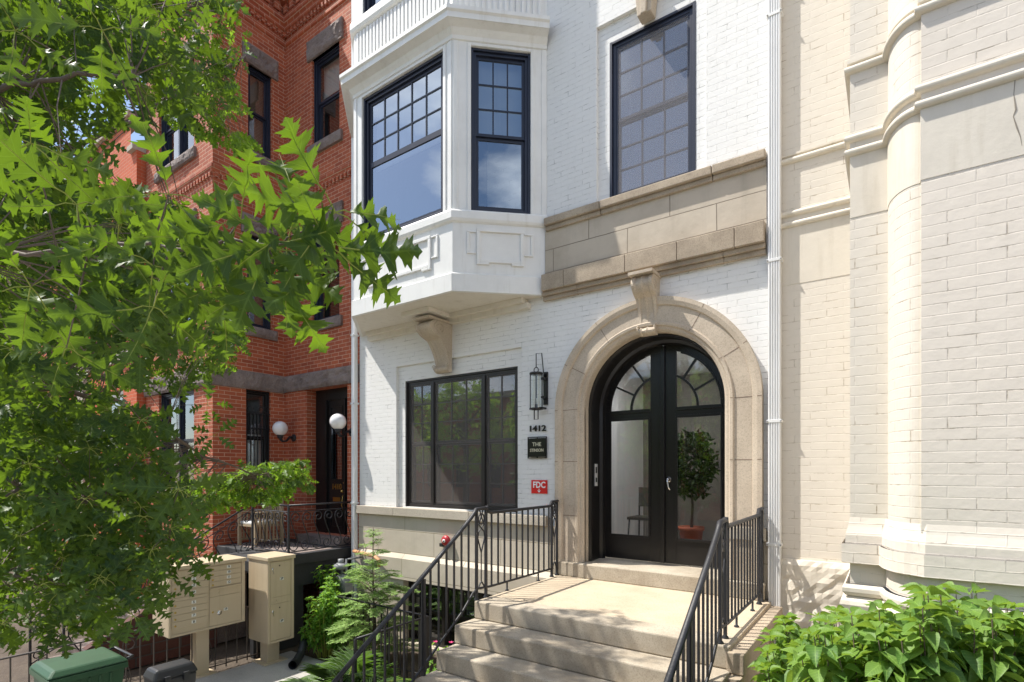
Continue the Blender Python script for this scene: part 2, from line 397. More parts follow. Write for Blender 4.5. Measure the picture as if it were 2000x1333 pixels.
def rock(mb, F, u0, u1, d0, d1, z0, z1, amp=.03, step=.04, m=0, seed=0):
    nu = max(3, int((u1-u0)/step)); nz_ = max(3, int((z1-z0)/step)); G = []
    for i in range(nu+1):
        r = []
        for j in range(nz_+1):
            u = u0+(u1-u0)*i/nu; z = z0+(z1-z0)*j/nz_
            e = min(i, nu-i, j, nz_-j)
            k = 0 if e == 0 else 1
            q = noise.noise((u*7+seed, z*9, seed*1.7))+.6*noise.noise((u*19+seed, z*21, 3.1+seed))
            r.append(F(u, d1+k*(amp*.5+amp*q)-(0 if k else .008), z))
        G.append(r)
    for i in range(nu):
        for j in range(nz_): mb.face([G[i][j], G[i+1][j], G[i+1][j+1], G[i][j+1]], m)
    for pts in ([G[0][0], G[0][-1], F(u0, d0, z1), F(u0, d0, z0)], [G[-1][0], F(u1, d0, z0), F(u1, d0, z1), G[-1][-1]],
                [r[-1] for r in G]+[F(u1, d0, z1), F(u0, d0, z1)], [r[0] for r in G][::-1]+[F(u0, d0, z0), F(u1, d0, z0)]):
        mb.face(pts, m)
def window(par, F, u0, u1, z0, z1, fm='navy_frame', gm='window_glass', units=None, split=.5, top=(3, 3), bot=(1, 1), fw=.06, dset=-.06, screen=None, blind=None, room='dark_room', single=False, roomd=.55, wname='window', casing=True, label=None):
    """casing at d=dset; units: list of u-breaks for mulled windows"""
    mb = MB(); brk = [u0]+(units or [])+[u1]
    mb.lb(F, u0, u0+fw, dset-.09, dset, z0, z1); mb.lb(F, u1-fw, u1, dset-.09, dset, z0, z1)
    mb.lb(F, u0+fw, u1-fw, dset-.09, dset-.001, z1-fw, z1); mb.lb(F, u0+fw, u1-fw, dset-.09, dset+.006, z0, z0+fw*.8)
    if casing:                                      # stepped brick-mould
        c = fw*.45
        mb.lb(F, u0+.001, u0+c, dset, dset+.028, z0+.002, z1-.002); mb.lb(F, u1-c, u1-.001, dset, dset+.028, z0+.002, z1-.002); mb.lb(F, u0+c, u1-c, dset, dset+.026, z1-c, z1-.003)
    for b in brk[1:-1]: mb.lb(F, b-.03, b+.03, dset-.09, dset+.008, z0+fw*.8, z1-fw)
    w_ = mb.build(wname, fm, par, bevel=.003)
    if label: w_['label'] = label
    sa = MB(); mu = MB(); pa = MB(); sc_ = MB()
    for i in range(len(brk)-1):
        a = brk[i]+(fw if i == 0 else .03); b = brk[i+1]-(fw if i == len(brk)-2 else .03); c, e = z0+fw*.8, z1-fw
        zm = c+(e-c)*(1-split); s = .038
        parts = [(c, zm, -.055, bot[i] if isinstance(bot, list) else bot), (zm, e, -.03, top[i] if isinstance(top, list) else top)]
        if single: parts = [(c, zm, -.03, (1, 1)), (zm, e, -.03, top)]
        for q, (za, zb, dd, (nc, nr)) in enumerate(parts):
            d1 = dset+dd; bt = s*1.5 if q == 0 else s
            sa.lb(F, a, a+s, d1-.03, d1, za, zb); sa.lb(F, b-s, b, d1-.03, d1, za, zb)
            sa.lb(F, a+s, b-s, d1-.03, d1-.001, za, za+bt); sa.lb(F, a+s, b-s, d1-.03, d1-.001, zb-s, zb)
            ga, gb, gc, ge = a+s, b-s, za+bt, zb-s
            pa.face([F(ga, d1-.016, gc), F(gb, d1-.016, gc), F(gb, d1-.016, ge), F(ga, d1-.016, ge)])
            for k in range(1, nc): u = ga+(gb-ga)*k/nc; mu.lb(F, u-.009, u+.009, d1-.014, d1-.004, gc, ge)
            for k in range(1, nr): z = gc+(ge-gc)*k/nr; mu.lb(F, ga, gb, d1-.0135, d1-.0045, z-.009, z+.009)
        if screen:
            d1 = dset-.012; sc_.face([F(a, d1, c), F(b, d1, c), F(b, d1, e), F(a, d1, e)])
            sc_.lb(F, a, a+.02, d1-.008, d1+.003, c, e, 1); sc_.lb(F, b-.02, b, d1-.008, d1+.003, c, e, 1)
            sc_.lb(F, a+.02, b-.02, d1-.008, d1+.003, c, c+.025, 1); sc_.lb(F, a+.02, b-.02, d1-.008, d1+.003, e-.02, e, 1)
    sa.build('sash', fm, w_); pa.build('pane', gm, w_)
    if mu.f: mu.build('muntins', fm, w_)
    if screen: sc_.build('screen', [screen, fm], w_)
    if blind:
        zb, bm_ = blind; b_ = MB(); b_.lb(F, u0+fw, u1-fw, dset-.17, dset-.16, z0+(z1-z0)*zb, z1-.02); b_.build('blind', bm_, w_)
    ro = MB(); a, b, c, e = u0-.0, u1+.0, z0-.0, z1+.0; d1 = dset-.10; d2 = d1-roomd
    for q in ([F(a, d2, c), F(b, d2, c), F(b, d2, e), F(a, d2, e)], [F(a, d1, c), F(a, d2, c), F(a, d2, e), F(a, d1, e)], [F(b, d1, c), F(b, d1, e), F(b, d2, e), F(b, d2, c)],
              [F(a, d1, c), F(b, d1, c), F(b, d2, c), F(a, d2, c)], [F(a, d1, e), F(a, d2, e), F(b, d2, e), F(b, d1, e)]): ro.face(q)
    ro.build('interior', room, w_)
    return w_
# --- leaf templates: x across, y along the leaf, z up
def oak_template(simple=False):
    half = [(0.0, 0), (.05, .10), (.16, .13), (.10, .20), (.06, .27), (.16, .30), (.30, .33), (.27, .37), (.34, .43), (.22, .43), (.07, .50), (.17, .57), (.34, .62), (.31, .66), (.40, .74), (.25, .70), (.06, .70),
            (.13, .79), (.22, .83), (.18, .86), (.21, .93), (.08, .89), (0, 1.0)]
    if simple: half = [(0, 0), (.15, .12), (.05, .27), (.32, .38), (.07, .5), (.38, .68), (.06, .72), (.19, .88), (0, 1)]
    sin = [i for i, p in enumerate(half) if p[0] <= .075 and p[1] > .05 and i not in (0, len(half)-1)]
    if not simple: sin = [4, 10, 16]
    V = []; F_ = []
    bend = lambda x, y: .28*abs(x)-.22*y*y+.05*math.sin(y*9)*abs(x)*3
    cuts = [0]+sin+[len(half)-1]
    for sgn in (1, -1):
        for a, b in zip(cuts, cuts[1:]):
            pts = half[a:b+1]
            poly = [(x*sgn, y, bend(x, y)) for x, y in pts]
            ya, yb = half[a][1], half[b][1]
            rib = []
            if half[b][0] > 0: rib.append((0, yb, bend(0, yb)))
            if half[a][0] > 0: rib.append((0, ya, bend(0, ya)))
            poly = poly+rib
            if sgn < 0: poly = poly[::-1]
            base = len(V); V += poly; F_.append(tuple(range(base, base+len(poly))))
    return np.array(V), F_
def oak_fine(cols=2):
    Wp = [(0, .004), (.04, .02), (.10, .13), (.12, .11), (.17, .19), (.20, .08), (.24, .045), (.27, .09), (.29, .26), (.31, .23), (.35, .38), (.38, .24), (.40, .28), (.43, .10), (.48, .04), (.51, .09), (.53, .27), (.55, .24),
          (.60, .37), (.62, .23), (.645, .26), (.67, .09), (.71, .04), (.74, .09), (.76, .19), (.79, .15), (.83, .24), (.85, .11), (.88, .06), (.92, .11), (.94, .06), (1, .003)]
    V = []; F_ = []; n = 2*cols+1
    for y, w_ in Wp:
        for k in range(-cols, cols+1):
            x = w_*k/cols; yy = y+.42*abs(x)*(1-.4*y); V.append((x, yy, .20*abs(x)-.5*x*x-.20*y*y+.03*math.sin(y*13+x*6)))
    for i in range(len(Wp)-1):
        for k in range(n-1): a = i*n+k; F_.append((a, a+1, a+1+n, a+n))
    return np.array(V), F_
def oval_template(wd=.28):
    V = [(0, 0, 0)]; F_ = []; ys = (.0, .15, .35, .55, .78, 1.0); ws = (0, .7, 1, .92, .5, 0)
    V = []; z = lambda x, y: .5*abs(x)-.25*(y-.1)**2
    for y, w_ in zip(ys, ws):
        for k in (-1, 0, 1): V.append((k*w_*wd, y, z(k*w_*wd, y)))
    for i in range(5):
        for k in (0, 1): a = i*3+k; F_.append((a, a+1, a+4, a+3))
    return np.array(V), F_
def leaf_mesh(name, mat_, tpls, leaves, parent):
    """leaves: (pos, axis, normal, size, rnd, template index)"""
    VV = []; FF = []; RR = []; UU = []; base = 0
    for (p, ax, nr, s, rd, ti) in leaves:
        T, F_ = tpls[ti]; ax = ax.normalized(); x = ax.cross(nr)
        x = x.normalized() if x.length > 1e-4 else ax.orthogonal().normalized(); z = x.cross(ax)
        Mx = np.array([[x.x, ax.x, z.x], [x.y, ax.y, z.y], [x.z, ax.z, z.z]])
        T2 = T.copy(); T2[:, 2] *= .4+2.2*((rd*7.31) % 1); wv = (T2*s)@Mx.T+np.array(p); UU.append(T); VV.append(wv); FF += [tuple(i+base for i in f) for f in F_]; RR += [rd]*len(T); base += len(T)
    V = np.concatenate(VV); off = ROOT[parent.name]
    me = bpy.data.meshes.new(name); me.from_pydata((V-np.array(off)).tolist(), [], FF)
    at = me.attributes.new('rnd', 'FLOAT', 'POINT'); at.data.foreach_set('value', RR)
    at = me.attributes.new('lc', 'FLOAT_VECTOR', 'POINT'); at.data.foreach_set('vector', np.concatenate(UU).ravel())
    me.materials.append(M[mat_]); me.polygons.foreach_set('use_smooth', [True]*len(me.polygons)); me.update()
    o = bpy.data.objects.new(name, me); COL.objects.link(o); o.parent = parent; ROOT[o.name] = off
    return o
def rv(): return Vector((random.gauss(0, 1), random.gauss(0, 1), random.gauss(0, 1))).normalized()

#@@SETTING
# ------------------------------------------------------------------ ground
mb = MB(); mb.face([(-150, -150, -.02), (150, -150, -.02), (150, 150, -.02), (-150, 150, -.02)]); mb.build('ground', 'soil', fixn=False, kind='structure')
mb = MB(); mb.box(-60, 40, -19, -9.5, -.016, -.012); mb.build('road', 'asphalt', kind='structure')
mb = MB(); mb.box(-60, 40, -9.3, -5.0, -.02, .0); mb.build('sidewalk', 'concrete', kind='structure')
mb = MB(); mb.box(-60, 40, -9.5, -9.3, -.02, .01); mb.build('kerb', 'granite', kind='structure')
mb = MB(); mb.box(-7.7, -5.9, -4.99, -1.3, -.02, .005); mb.build('path', 'concrete', kind='structure')

#@@WHITE
# ------------------------------------------------------------------ white house
HX0, HX1 = -7.66, -0.96
WH = thing('white_house', 'white painted brick townhouse with projecting bay, stone bands and arched doorway', 'house', (-4.3, 0, 0))
BX = [(-7.6, 0.0), (-6.72, -.87), (-4.72, -.87), (-3.80, 0.0)]
BXE0 = -1.075; AC, AR, AZS, FLZ = -2.36, .865, 3.62, 1.65          # arch centre, radius, spring, threshold
GW = (-6.57, -4.31, 2.24, 4.31); UW = (-2.90, -1.83, 6.22, 8.22); BW = (-6.5, -4.2, .05, 1.06)
# walls (recessed panels round the windows 5 cm deep)
RP1 = (-6.73, -4.21, 2.22, 4.56); RP2 = (-3.06, -1.70, 6.20, 8.46)
mb = MB()
panel(mb, W, HX0, HX1, 2.2, 5.12, [(*RP1, .05), (AC-AR, AC+AR, 1.6, AZS+AR, .02)])
def spandrel(mb, c, r, zs, d, m=0, n=24):
    for sgn in (-1, 1):
        pts = [(c+sgn*r, zs)]
        for k in range(n//2):
            a0, a1 = math.pi/2*k/(n//2), math.pi/2*(k+1)/(n//2)
            p0 = (c+sgn*r*math.cos(a0), zs+r*math.sin(a0)); p1 = (c+sgn*r*math.cos(a1), zs+r*math.sin(a1))
            q = [p0, p1, (p1[0], zs+r), (p0[0], zs+r)]
            mb.face([W(u, d, z) for u, z in q], m, q)
spandrel(mb, AC, AR, AZS, 0)
panel(mb, W, HX0, HX1, 5.12, 6.1, []); panel(mb, W, HX0, -3.9, 6.1, 12.5, []); panel(mb, W, -3.9, HX1, 6.1, 12.5, [(*RP2, .05)])
panel(mb, W, *RP1, [(*GW, .12)], d=-.05); panel(mb, W, *RP2, [(*UW, .12)], d=-.05)
mb.face([(HX0, 0, -.5), (HX0, 0, 12.5), (HX0, 9, 12.5), (HX0, 9, -.5)]); mb.face([(HX1, 0, -.5), (HX1, 9, -.5), (HX1, 9, 12.5), (HX1, 0, 12.5)])
mb.face([(HX0, 0, 12.5), (HX1, 0, 12.5), (HX1, 9, 12.5), (HX0, 9, 12.5)])
mb.build('wall', 'white_brick', WH, fixn=False)
# base in ashlar with water table
mb = MB(); panel(mb, W, HX0, -3.60, 1.47, 2.09, [], d=.02); panel(mb, W, -1.1, HX1, 1.47, 2.09, [], d=.02)
panel(mb, W, HX0, -3.60, 1.06, 1.40, [], d=.09); panel(mb, W, HX0, -3.6, -.3, 1.06, [BW], d=.06, rev=.2)
panel(mb, W, -1.1, BXE0, -.3, 1.42, [], d=.09); mb.face([(BXE0, -.09, -.3), (BXE0, -.02, -.3), (BXE0, -.02, 1.42), (BXE0, -.09, 1.42)]); 
mb.face([(HX0, -.09, 1.40), (-3.6, -.09, 1.40), (-3.6, -.02, 1.47), (HX0, -.02, 1.47)]); mb.face([(-1.1, -.09, 1.42), (BXE0, -.09, 1.42), (BXE0, -.02, 1.47), (-1.1, -.02, 1.47)])
mb.face([(HX0, -.06, 1.06), (-3.6, -.06, 1.06), (-3.6, -.09, 1.06), (HX0, -.09, 1.06)])
panel(mb, W, BXE0, HX1, -.3, 1.47, [], d=.02); mb.face([(HX1, -.02, -.3), (HX1, 0, -.3), (HX1, 0, 2.09), (HX1, -.02, 2.09)])
panel(mb, W, -3.6, -1.1, -.3, 1.64, [], d=-.0)
mb.build('base_wall', 'base_ashlar', WH, fixn=False)
mb = MB()
for a, b in ((HX0, -6.72), (-6.715, -5.1), (-5.095, -3.765), (-1.48, BXE0)): mb = MB(); mb.box(a, b, -.085, .10, 2.09, 2.225); mb.build('window_sill', 'sill_stone', WH, bevel=.006)

# stone band above the door
mb = MB(); BXR = -3.79; BXE = -1.075
for a, b in ((BXR, -2.98), (-2.975, -1.62), (-1.615, BXE)):
    mb.box(a, b, -.10, 0, 6.10, 6.20); mb.box(a, b, -.06, 0, 6.04, 6.10)
mb.build('ledge', 'ledge_stone', WH, bevel=.012)
mb = MB(); panel(mb, W, BXR-.02, BXE, 5.44, 6.045, [], d=.025); mb.build('stone_band', 'ashlar', WH, fixn=False)
mb = MB(); xs = [BXR-.02, -3.47, -2.62, -1.99, -1.37, BXE]
for a, b in zip(xs, xs[1:]): mb.box(a, b-.004, -.13, 0, 5.22, 5.44)
for a, b in ((BXR-.04, -3.3), (-3.297, -1.5), (-1.497, BXE)):
    mb.box(a, b, -.09, 0, 5.165, 5.22); mb.box(a, b, -.055, 0, 5.11, 5.165)
mb.build('belt_course', 'ledge_stone', WH, bevel=.008)
# windows
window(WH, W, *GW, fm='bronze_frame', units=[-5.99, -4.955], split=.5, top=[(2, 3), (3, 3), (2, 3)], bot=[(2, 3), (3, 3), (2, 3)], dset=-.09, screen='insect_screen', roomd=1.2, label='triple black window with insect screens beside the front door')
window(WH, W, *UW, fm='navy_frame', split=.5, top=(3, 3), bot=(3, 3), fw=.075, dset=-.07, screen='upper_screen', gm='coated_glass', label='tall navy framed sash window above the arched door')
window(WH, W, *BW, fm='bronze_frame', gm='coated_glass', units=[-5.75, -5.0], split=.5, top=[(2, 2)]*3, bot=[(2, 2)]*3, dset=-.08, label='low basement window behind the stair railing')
mb = MB(); t3 = lambda a, b, d: W(a, d, b)
mb.prism([(-2.47, 8.23), (-2.30, 8.23), (-2.26, 8.62), (-2.51, 8.62)], t3, -.04, .12); mb.prism([(-2.42, 8.22), (-2.35, 8.22), (-2.33, 8.62), (-2.44, 8.62)], t3, .12, .15)
mb.build('window_keystone', 'limestone', WH, bevel=.01)
# ---- bay
mb = MB()
fr = [Fr(*BX[0], BX[1][0]-BX[0][0], BX[1][1]-BX[0][1]), Fr(*BX[1], 1, 0), Fr(*BX[2], BX[3][0]-BX[2][0], BX[3][1]-BX[2][1])]
ln = [math.dist(BX[i], BX[i+1]) for i in range(3)]
LW = ln[2]; wins = [(.22, LW-.22), (.20, 1.84), (.245, 1.045)]
for F, l_, (a, b) in zip(fr, ln, wins):
    panel(mb, F, 0, l_, 5.44, 6.12, []); panel(mb, F, 0, l_, 6.12, 8.62, [(a, b, 6.27, 8.45, .07)]); panel(mb, F, 0, l_, 8.62, 11.9, [(a, b, 9.72, 11.8, .07)])
bay = mb.build('bay_window', 'white_paint', WH, fixn=False)
bay['label'] = 'white painted three-sided projecting bay'
mb = MB()
sweep(mb, BX, [(-.02, 5.19), (.035, 5.19), (.035, 5.42), (.0, 5.445)]); mb.build('fascia', 'white_paint', bay, fixn=False); mb = MB()
sweep(mb, BX, [(.0, 6.10), (.03, 6.12), (.045, 6.15), (.045, 6.24), (.03, 6.265), (-.08, 6.272)]); mb.build('bay_sill', 'white_paint', bay, fixn=False); mb = MB()
sweep(mb, BX, [(.0, 8.50), (.02, 8.51), (.02, 8.56), (.055, 8.60), (.07, 8.63), (.16, 8.66), (.18, 8.66), (.18, 8.73), (.205, 8.75), (.205, 8.80), (.02, 8.835)]); mb.build('bay_cornice', 'white_paint', bay, fixn=False); mb = MB()
sweep(mb, BX, [(.0, 8.84), (.03, 8.86), (.03, 8.93), (.0, 8.94)]); mb.build('moulding', 'white_paint', bay, fixn=False); mb = MB(); sweep(mb, BX, [(.0, 9.48), (.04, 9.50), (.06, 9.54), (.06, 9.62), (.04, 9.66), (-.08, 9.68)])
mb.build('moulding', 'white_paint', bay, fixn=False)
mb = MB()
mb.face([(*p, 5.192) for p in offs(BX, -.0)][::-1], 0)                       # soffit
mb.box(-7.3, -4.1, -.16, 0, 5.13, 5.190); mb.box(-7.35, -4.05, -.09, 0, 5.06, 5.13)
mb.box(-5.97, -5.41, -.60, -.161, 5.13, 5.189)
mb.build('soffit', 'soffit_paint', bay, fixn=True)
mb = MB()                                                                     # corner strips beside windows
for F, l_, (a, b) in zip(fr, ln, wins):
    for u0, u1 in ((.0+.012, .07), (l_-.07, l_-.012)): mb.lb(F, u0, u1, 0, .012, 6.272, 8.50)
    mb.lb(F, a-.05, a-.002, 0, .014, 6.272, 8.49); mb.lb(F, b+.002, b+.05, 0, .014, 6.272, 8.49); mb.lb(F, a-.002, b+.002, 0, .014, 8.452, 8.49)
    n = int((l_-.1)/.075)                                                      # fluted frieze
    for k in range(n): u = .06+(l_-.12)*(k+.5)/n; mb.lb(F, u-.021, u+.021, 0, .018, 8.95, 9.47)
mb.build('fluting', 'white_paint', bay, bevel=.004)
mb = MB()                                                                     # raised panels under the windows
def frame_panel(F, a, b, c, e, w_=.045, h=.028):
    mb.lb(F, a, b, 0, h, e-w_, e); mb.lb(F, a, a+w_, 0, h-.001, c, e-w_); mb.lb(F, b-w_, b, 0, h-.001, c, e-w_); mb.lb(F, a+w_, b-w_, 0, h-.002, c+.03, c+.03+w_)
    mb.lb(F, a+w_, a+w_+.12, 0, h, c, c+.03); mb.lb(F, b-w_-.12, b-w_, 0, h, c, c+.03)
frame_panel(fr[1], .32, 1.62, 5.56, 6.02); frame_panel(fr[2], .32, .95, 5.56, 6.04); frame_panel(fr[0], .32, .95, 5.56, 6.04)
for F, a, b in ((fr[1], .32, 1.62), (fr[2], .32, .95)):
    for u0, u1 in ((a-.13, a-.01), (b+.01, b+.13)):
        mb.lb(F, u0, u1, 0, .02, 5.70, 5.72); mb.lb(F, u0, u1, 0, .02, 5.98, 6.0)
        if u0 < a: mb.lb(F, u0, u0+.035, 0, .019, 5.72, 5.98)
        else: mb.lb(F, u1-.035, u1, 0, .019, 5.72, 5.98)
mb.build('raised_panel', 'white_paint', bay, bevel=.005)
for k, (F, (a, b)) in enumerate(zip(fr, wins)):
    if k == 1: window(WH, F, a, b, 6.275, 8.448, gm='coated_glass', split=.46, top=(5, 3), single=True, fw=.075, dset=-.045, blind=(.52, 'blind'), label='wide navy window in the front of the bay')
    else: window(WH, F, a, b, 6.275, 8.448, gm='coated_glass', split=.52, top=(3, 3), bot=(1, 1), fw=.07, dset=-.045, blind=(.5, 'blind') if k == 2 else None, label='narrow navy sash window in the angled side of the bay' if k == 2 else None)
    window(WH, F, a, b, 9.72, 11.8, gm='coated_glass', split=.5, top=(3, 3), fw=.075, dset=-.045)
# ---- scroll brackets
def console(par, xc, wd, ztop, h, dep, name, mt, key=False):
    """S-shaped console drawn from the side (d, z) and given a width"""
    def prof(sc):
        P = []
        N = 28
        for i in range(N+1):
            t = i/N; z = ztop-h*t
            d = dep*(1-t)**1.15+.05+.030*math.sin(t*math.pi*2.1)
            if t < .28: d = dep*(.80+.22*math.sin(t/.28*math.pi))+.03
            elif t < .36: d = dep*.80+.03-(t-.28)/.08*dep*.34
            elif t > .86: d = .05+.06*math.sin((t-.86)/.14*math.pi)**.6
            else: d = dep*.46+.03-(t-.36)/.5*(dep*.46-.03)*1.0+.03*math.sin((t-.36)/.5*math.pi)*-1
            P.append((d*sc+(1-sc)*.0, z))
        return P
    b = MB(); P = prof(1); tp = .78 if key else .92
    def wz(z): return wd*(tp+(1-tp)*((z-(ztop-h))/h))
    cols = [(-.5, .0), (-.36, .006), (-.30, -.012), (-.08, -.004), (0, .010), (.08, -.004), (.30, -.012), (.36, .006), (.5, .0)]
    rows = [[(xc+cu*wz(z), -(d+dd), z) for cu, dd in cols] for d, z in P]
    for i in range(len(rows)-1):
        for k in range(len(cols)-1): b.face([rows[i][k], rows[i+1][k], rows[i+1][k+1], rows[i][k+1]], sm=False)
    for k, rr in ((0, 1), (-1, -1)):
        for i in range(len(rows)-1):
            p, q = rows[i][k], rows[i+1][k]; b.face([p, q, (q[0], 0, q[2]), (p[0], 0, p[2])][::rr])
    b.face(rows[-1]+[(rows[-1][-1][0], 0, P[-1][1]), (rows[-1][0][0], 0, P[-1][1])])
    b.box(xc-wd*.56, xc+wd*.56, -(dep+.07), 0, ztop, ztop+.035)
    # volutes on both cheeks
    for sx in (-1, 1):
        for (cd, cz, r0) in ((dep*.62, ztop-h*.16, dep*.24), (.09, ztop-h*.90, .05)):
            pts = []
            for k in range(30):
                a = k/29*math.pi*3.2; r = r0*(1-.8*k/29); x = xc+sx*wz(cz)*.5+sx*.002
                pts.append((x, -(cd+r*math.cos(a)), cz+r*math.sin(a)))
            b.tube(pts, r0*.13, 5)
        b.tube([(xc+sx*wz(z)*.5, -(d-.03), z) for d, z in P[8:-3]], .010, 5)
    return b.build(name, mt, par, fixn=True)
console(WH, -5.64, .30, 5.06, .72, .46, 'bracket', 'limestone')
console(WH, AC+.0, .26, 5.10, .66, .24, 'keystone', 'limestone', True)
# ---- arch surround
def arch_path(c, r, zs, z0, n=36):
    P = [((c-r, z0), (-1, 0)), ((c-r, (z0+zs)/2), (-1, 0))]
    for k in range(n+1):
        a = math.pi*(1-k/n); P.append(((c+r*math.cos(a), zs+r*math.sin(a)), (math.cos(a), math.sin(a))))
    return P+[((c+r, (z0+zs)/2), (1, 0)), ((c+r, z0), (1, 0))]
def arch_sweep(mb, c, r, zs, z0, prof, n=36, m=0):
    P = arch_path(c, r, zs, z0, n); L_ = [0]
    for (p, _), (q, _) in zip(P, P[1:]): L_.append(L_[-1]+math.dist(p, q))
    for i in range(len(P)-1):
        for j in range(len(prof)-1):
            q = []
            for (a, b) in ((i, j), (i, j+1), (i+1, j+1), (i+1, j)):
                (x, z), (nx, nz_) = P[a]; o, d = prof[b]; q.append(W(x+nx*o, d, z+nz_*o))
            mb.face(q, m, [(L_[i], j*.05), (L_[i], j*.05+.05), (L_[i+1], j*.05+.05), (L_[i+1], j*.05)])
mb = MB(); arch_sweep(mb, AC, AR, AZS, 1.655, [(0, -.12), (0, .02), (.025, .045), (.05, .05), (.065, .075), (.095, .08), (.11, .06), (.29, .06), (.30, .085), (.345, .10), (.39, .10), (.39, 0)])
mb.build('door_surround', 'arch_stone' if 'arch_stone' in M else 'limestone', WH, fixn=True)
# voussoir joints: thin mortar strips lying in the face
mb = MB()
def joint(p, n_, w_=.004):
    (x, z), (nx, nz_) = p, n_; tx, tz = -nz_, nx
    for o0, o1, d in ((.112, .288, .0615), (.345, .39, .1015), (.065, .095, .082)):
        mb.face([W(x+nx*o0+tx*w_, d, z+nz_*o0+tz*w_), W(x+nx*o1+tx*w_, d, z+nz_*o1+tz*w_), W(x+nx*o1-tx*w_, d, z+nz_*o1-tz*w_), W(x+nx*o0-tx*w_, d, z+nz_*o0-tz*w_)])
for deg in (0, 28, 58, 122, 152, 180): joint((AC+AR*math.cos(R(deg)), AZS+AR*math.sin(R(deg))), (math.cos(R(deg)), math.sin(R(deg))))
for z in (2.25, 2.95):
    joint((AC-AR, z), (-1, 0)); joint((AC+AR, z), (1, 0))
mb.build('stone_joint', 'brown_tread', WH, fixn=False)
# ---- door
mb = MB(); arch_sweep(mb, AC, AR, AZS, FLZ+.001, [(0.0, -.10), (-.012, -.10), (-.03, -.13), (-.03, -.20), (-.012, -.22), (-.012, -.40), (-.05, -.42), (-.07, -.46)])
door = mb.build('door_frame', 'black_paint', WH, fixn=True); DD = -.46
HS = .165                                           # half width of the two meeting stiles
def arc_pts(r, a0, a1, n): return [(AC+r*math.cos(a0+(a1-a0)*k/n), AZS+r*math.sin(a0+(a1-a0)*k/n)) for k in range(n+1)]
leafs = []
for sgn in (-1, 1):
    mb = MB(); to = lambda a, b, d: W(a, d, b)
    X = lambda o: AC+sgn*o
    ro, ri = .80, .725
    # outer stile and arch head of the leaf
    pts_o = [(X(ro), FLZ+.02), (X(ro), AZS)]; pts_i = [(X(ri), FLZ+.02), (X(ri), AZS)]
    nn = 14; amax_o = math.acos(.012/ro); amax_i = math.acos(HS/ri)
    for k in range(1, nn+1): pts_o.append((X(ro*math.cos(amax_o*k/nn)), AZS+ro*math.sin(amax_o*k/nn))); pts_i.append((X(ri*math.cos(amax_i*k/nn)), AZS+ri*math.sin(amax_i*k/nn)))
    for k in range(len(pts_o)-1): mb.prism([pts_o[k], pts_o[k+1], pts_i[k+1], pts_i[k]], to, DD-.045, DD)
    zi = pts_i[-1][1]; zo = pts_o[-1][1]
    a, b = sorted((X(.004), X(HS))); mb.prism([(a, FLZ+.02), (b, FLZ+.02), (b, zi if sgn > 0 else zi), (a, zi)], to, DD-.045, DD)
    mb.prism([(X(.004), zi), (X(HS), zi), (X(.012), zo)], to, DD-.045, DD)
    a, b = sorted((X(HS), X(ri)))
    mb.prism([(a, FLZ+.02), (b, FLZ+.02), (b, FLZ+.32), (a, FLZ+.32)], to, DD-.045, DD-.001)
    mb.prism([(a, 3.51), (b, 3.51), (b, 3.60), (a, 3.60)], to, DD-.045, DD-.001)
    # glazing beads
    for (z0, z1) in ((FLZ+.32, 3.51),):
        mb.prism([(a, z0), (a+.022, z0), (a+.022, z1), (a, z1)], to, DD, DD+.018); mb.prism([(b-.022, z0), (b, z0), (b, z1), (b-.022, z1)], to, DD, DD+.018)
        mb.prism([(a+.022, z0-.012), (b-.022, z0-.012), (b-.022, z0+.022), (a+.022, z0+.022)], to, DD, DD+.018); mb.prism([(a+.022, z1-.022), (b-.022, z1-.022), (b-.022, z1+.01), (a+.022, z1+.01)], to, DD, DD+.018)
    mb.prism([(a, 3.585), (b, 3.585), (b, 3.625), (a, 3.625)], to, DD, DD+.018)
    for k in range(len(pts_i)-2):
        if k < 1: continue
        p, q = pts_i[k], pts_i[k+1]; f_ = lambda p: (AC+(p[0]-AC)*.972, AZS+(p[1]-AZS)*.972)
        mb.prism([p, q, f_(q), f_(p)], to, DD, DD+.018)
    # fanlight bars
    r1 = .43
    for k in range(10):
        a0, a1 = math.acos(HS/r1)*k/10, math.acos(HS/r1)*(k+1)/10
        q = [(X(r*math.cos(t)), AZS+r*math.sin(t)) for r, t in ((r1-.014, a0), (r1-.014, a1), (r1+.014, a1), (r1+.014, a0))]
        mb.prism(q, to, DD-.03, DD-.004)
    for deg in (27, 55):
        c, s = math.cos(R(deg)), math.sin(R(deg)); w_ = .013
        mb.prism([(X(r1*c-s*w_), AZS+r1*s+c*w_), (X(r1*c+s*w_), AZS+r1*s-c*w_), (X(ri*c+s*w_), AZS+ri*s-c*w_), (X(ri*c-s*w_), AZS+ri*s+c*w_)], to, DD-.031, DD-.005)
    lf = mb.build('door_leaf', 'black_paint', WH, bevel=.002); leafs.append(lf)
    g = MB(); pts = [(X(HS), FLZ+.3), (X(ri), FLZ+.3)]+pts_i[1:]
    g.face([W(x, DD-.025, z) for x, z in pts]); g.build('pane', 'door_glass', lf)
mb = MB(); mb.prism([(AC-.028, FLZ+.02), (AC+.028, FLZ+.02), (AC+.028, 4.40), (AC-.028, 4.40)], lambda a, b, d: W(a, d, b), DD, DD+.03); mb.build('astragal', 'black_paint', leafs[0], bevel=.004)
mb = MB(); hx, hz = AC+.075, 2.72; mb.lathe([(0, .0), (.038, .0), (.040, .008), (.030, .022), (.016, .03), (.016, .055), (0, .055)], W(hx, DD, hz), (0, -1, 0), 24)
mb.tube([W(hx, DD+.05, hz), W(hx-.0, DD+.055, hz-.03), W(hx+.01, DD+.05, hz-.09), W(hx+.03, DD+.05, hz-.13)], [.012, .012, .010, .009], 8)
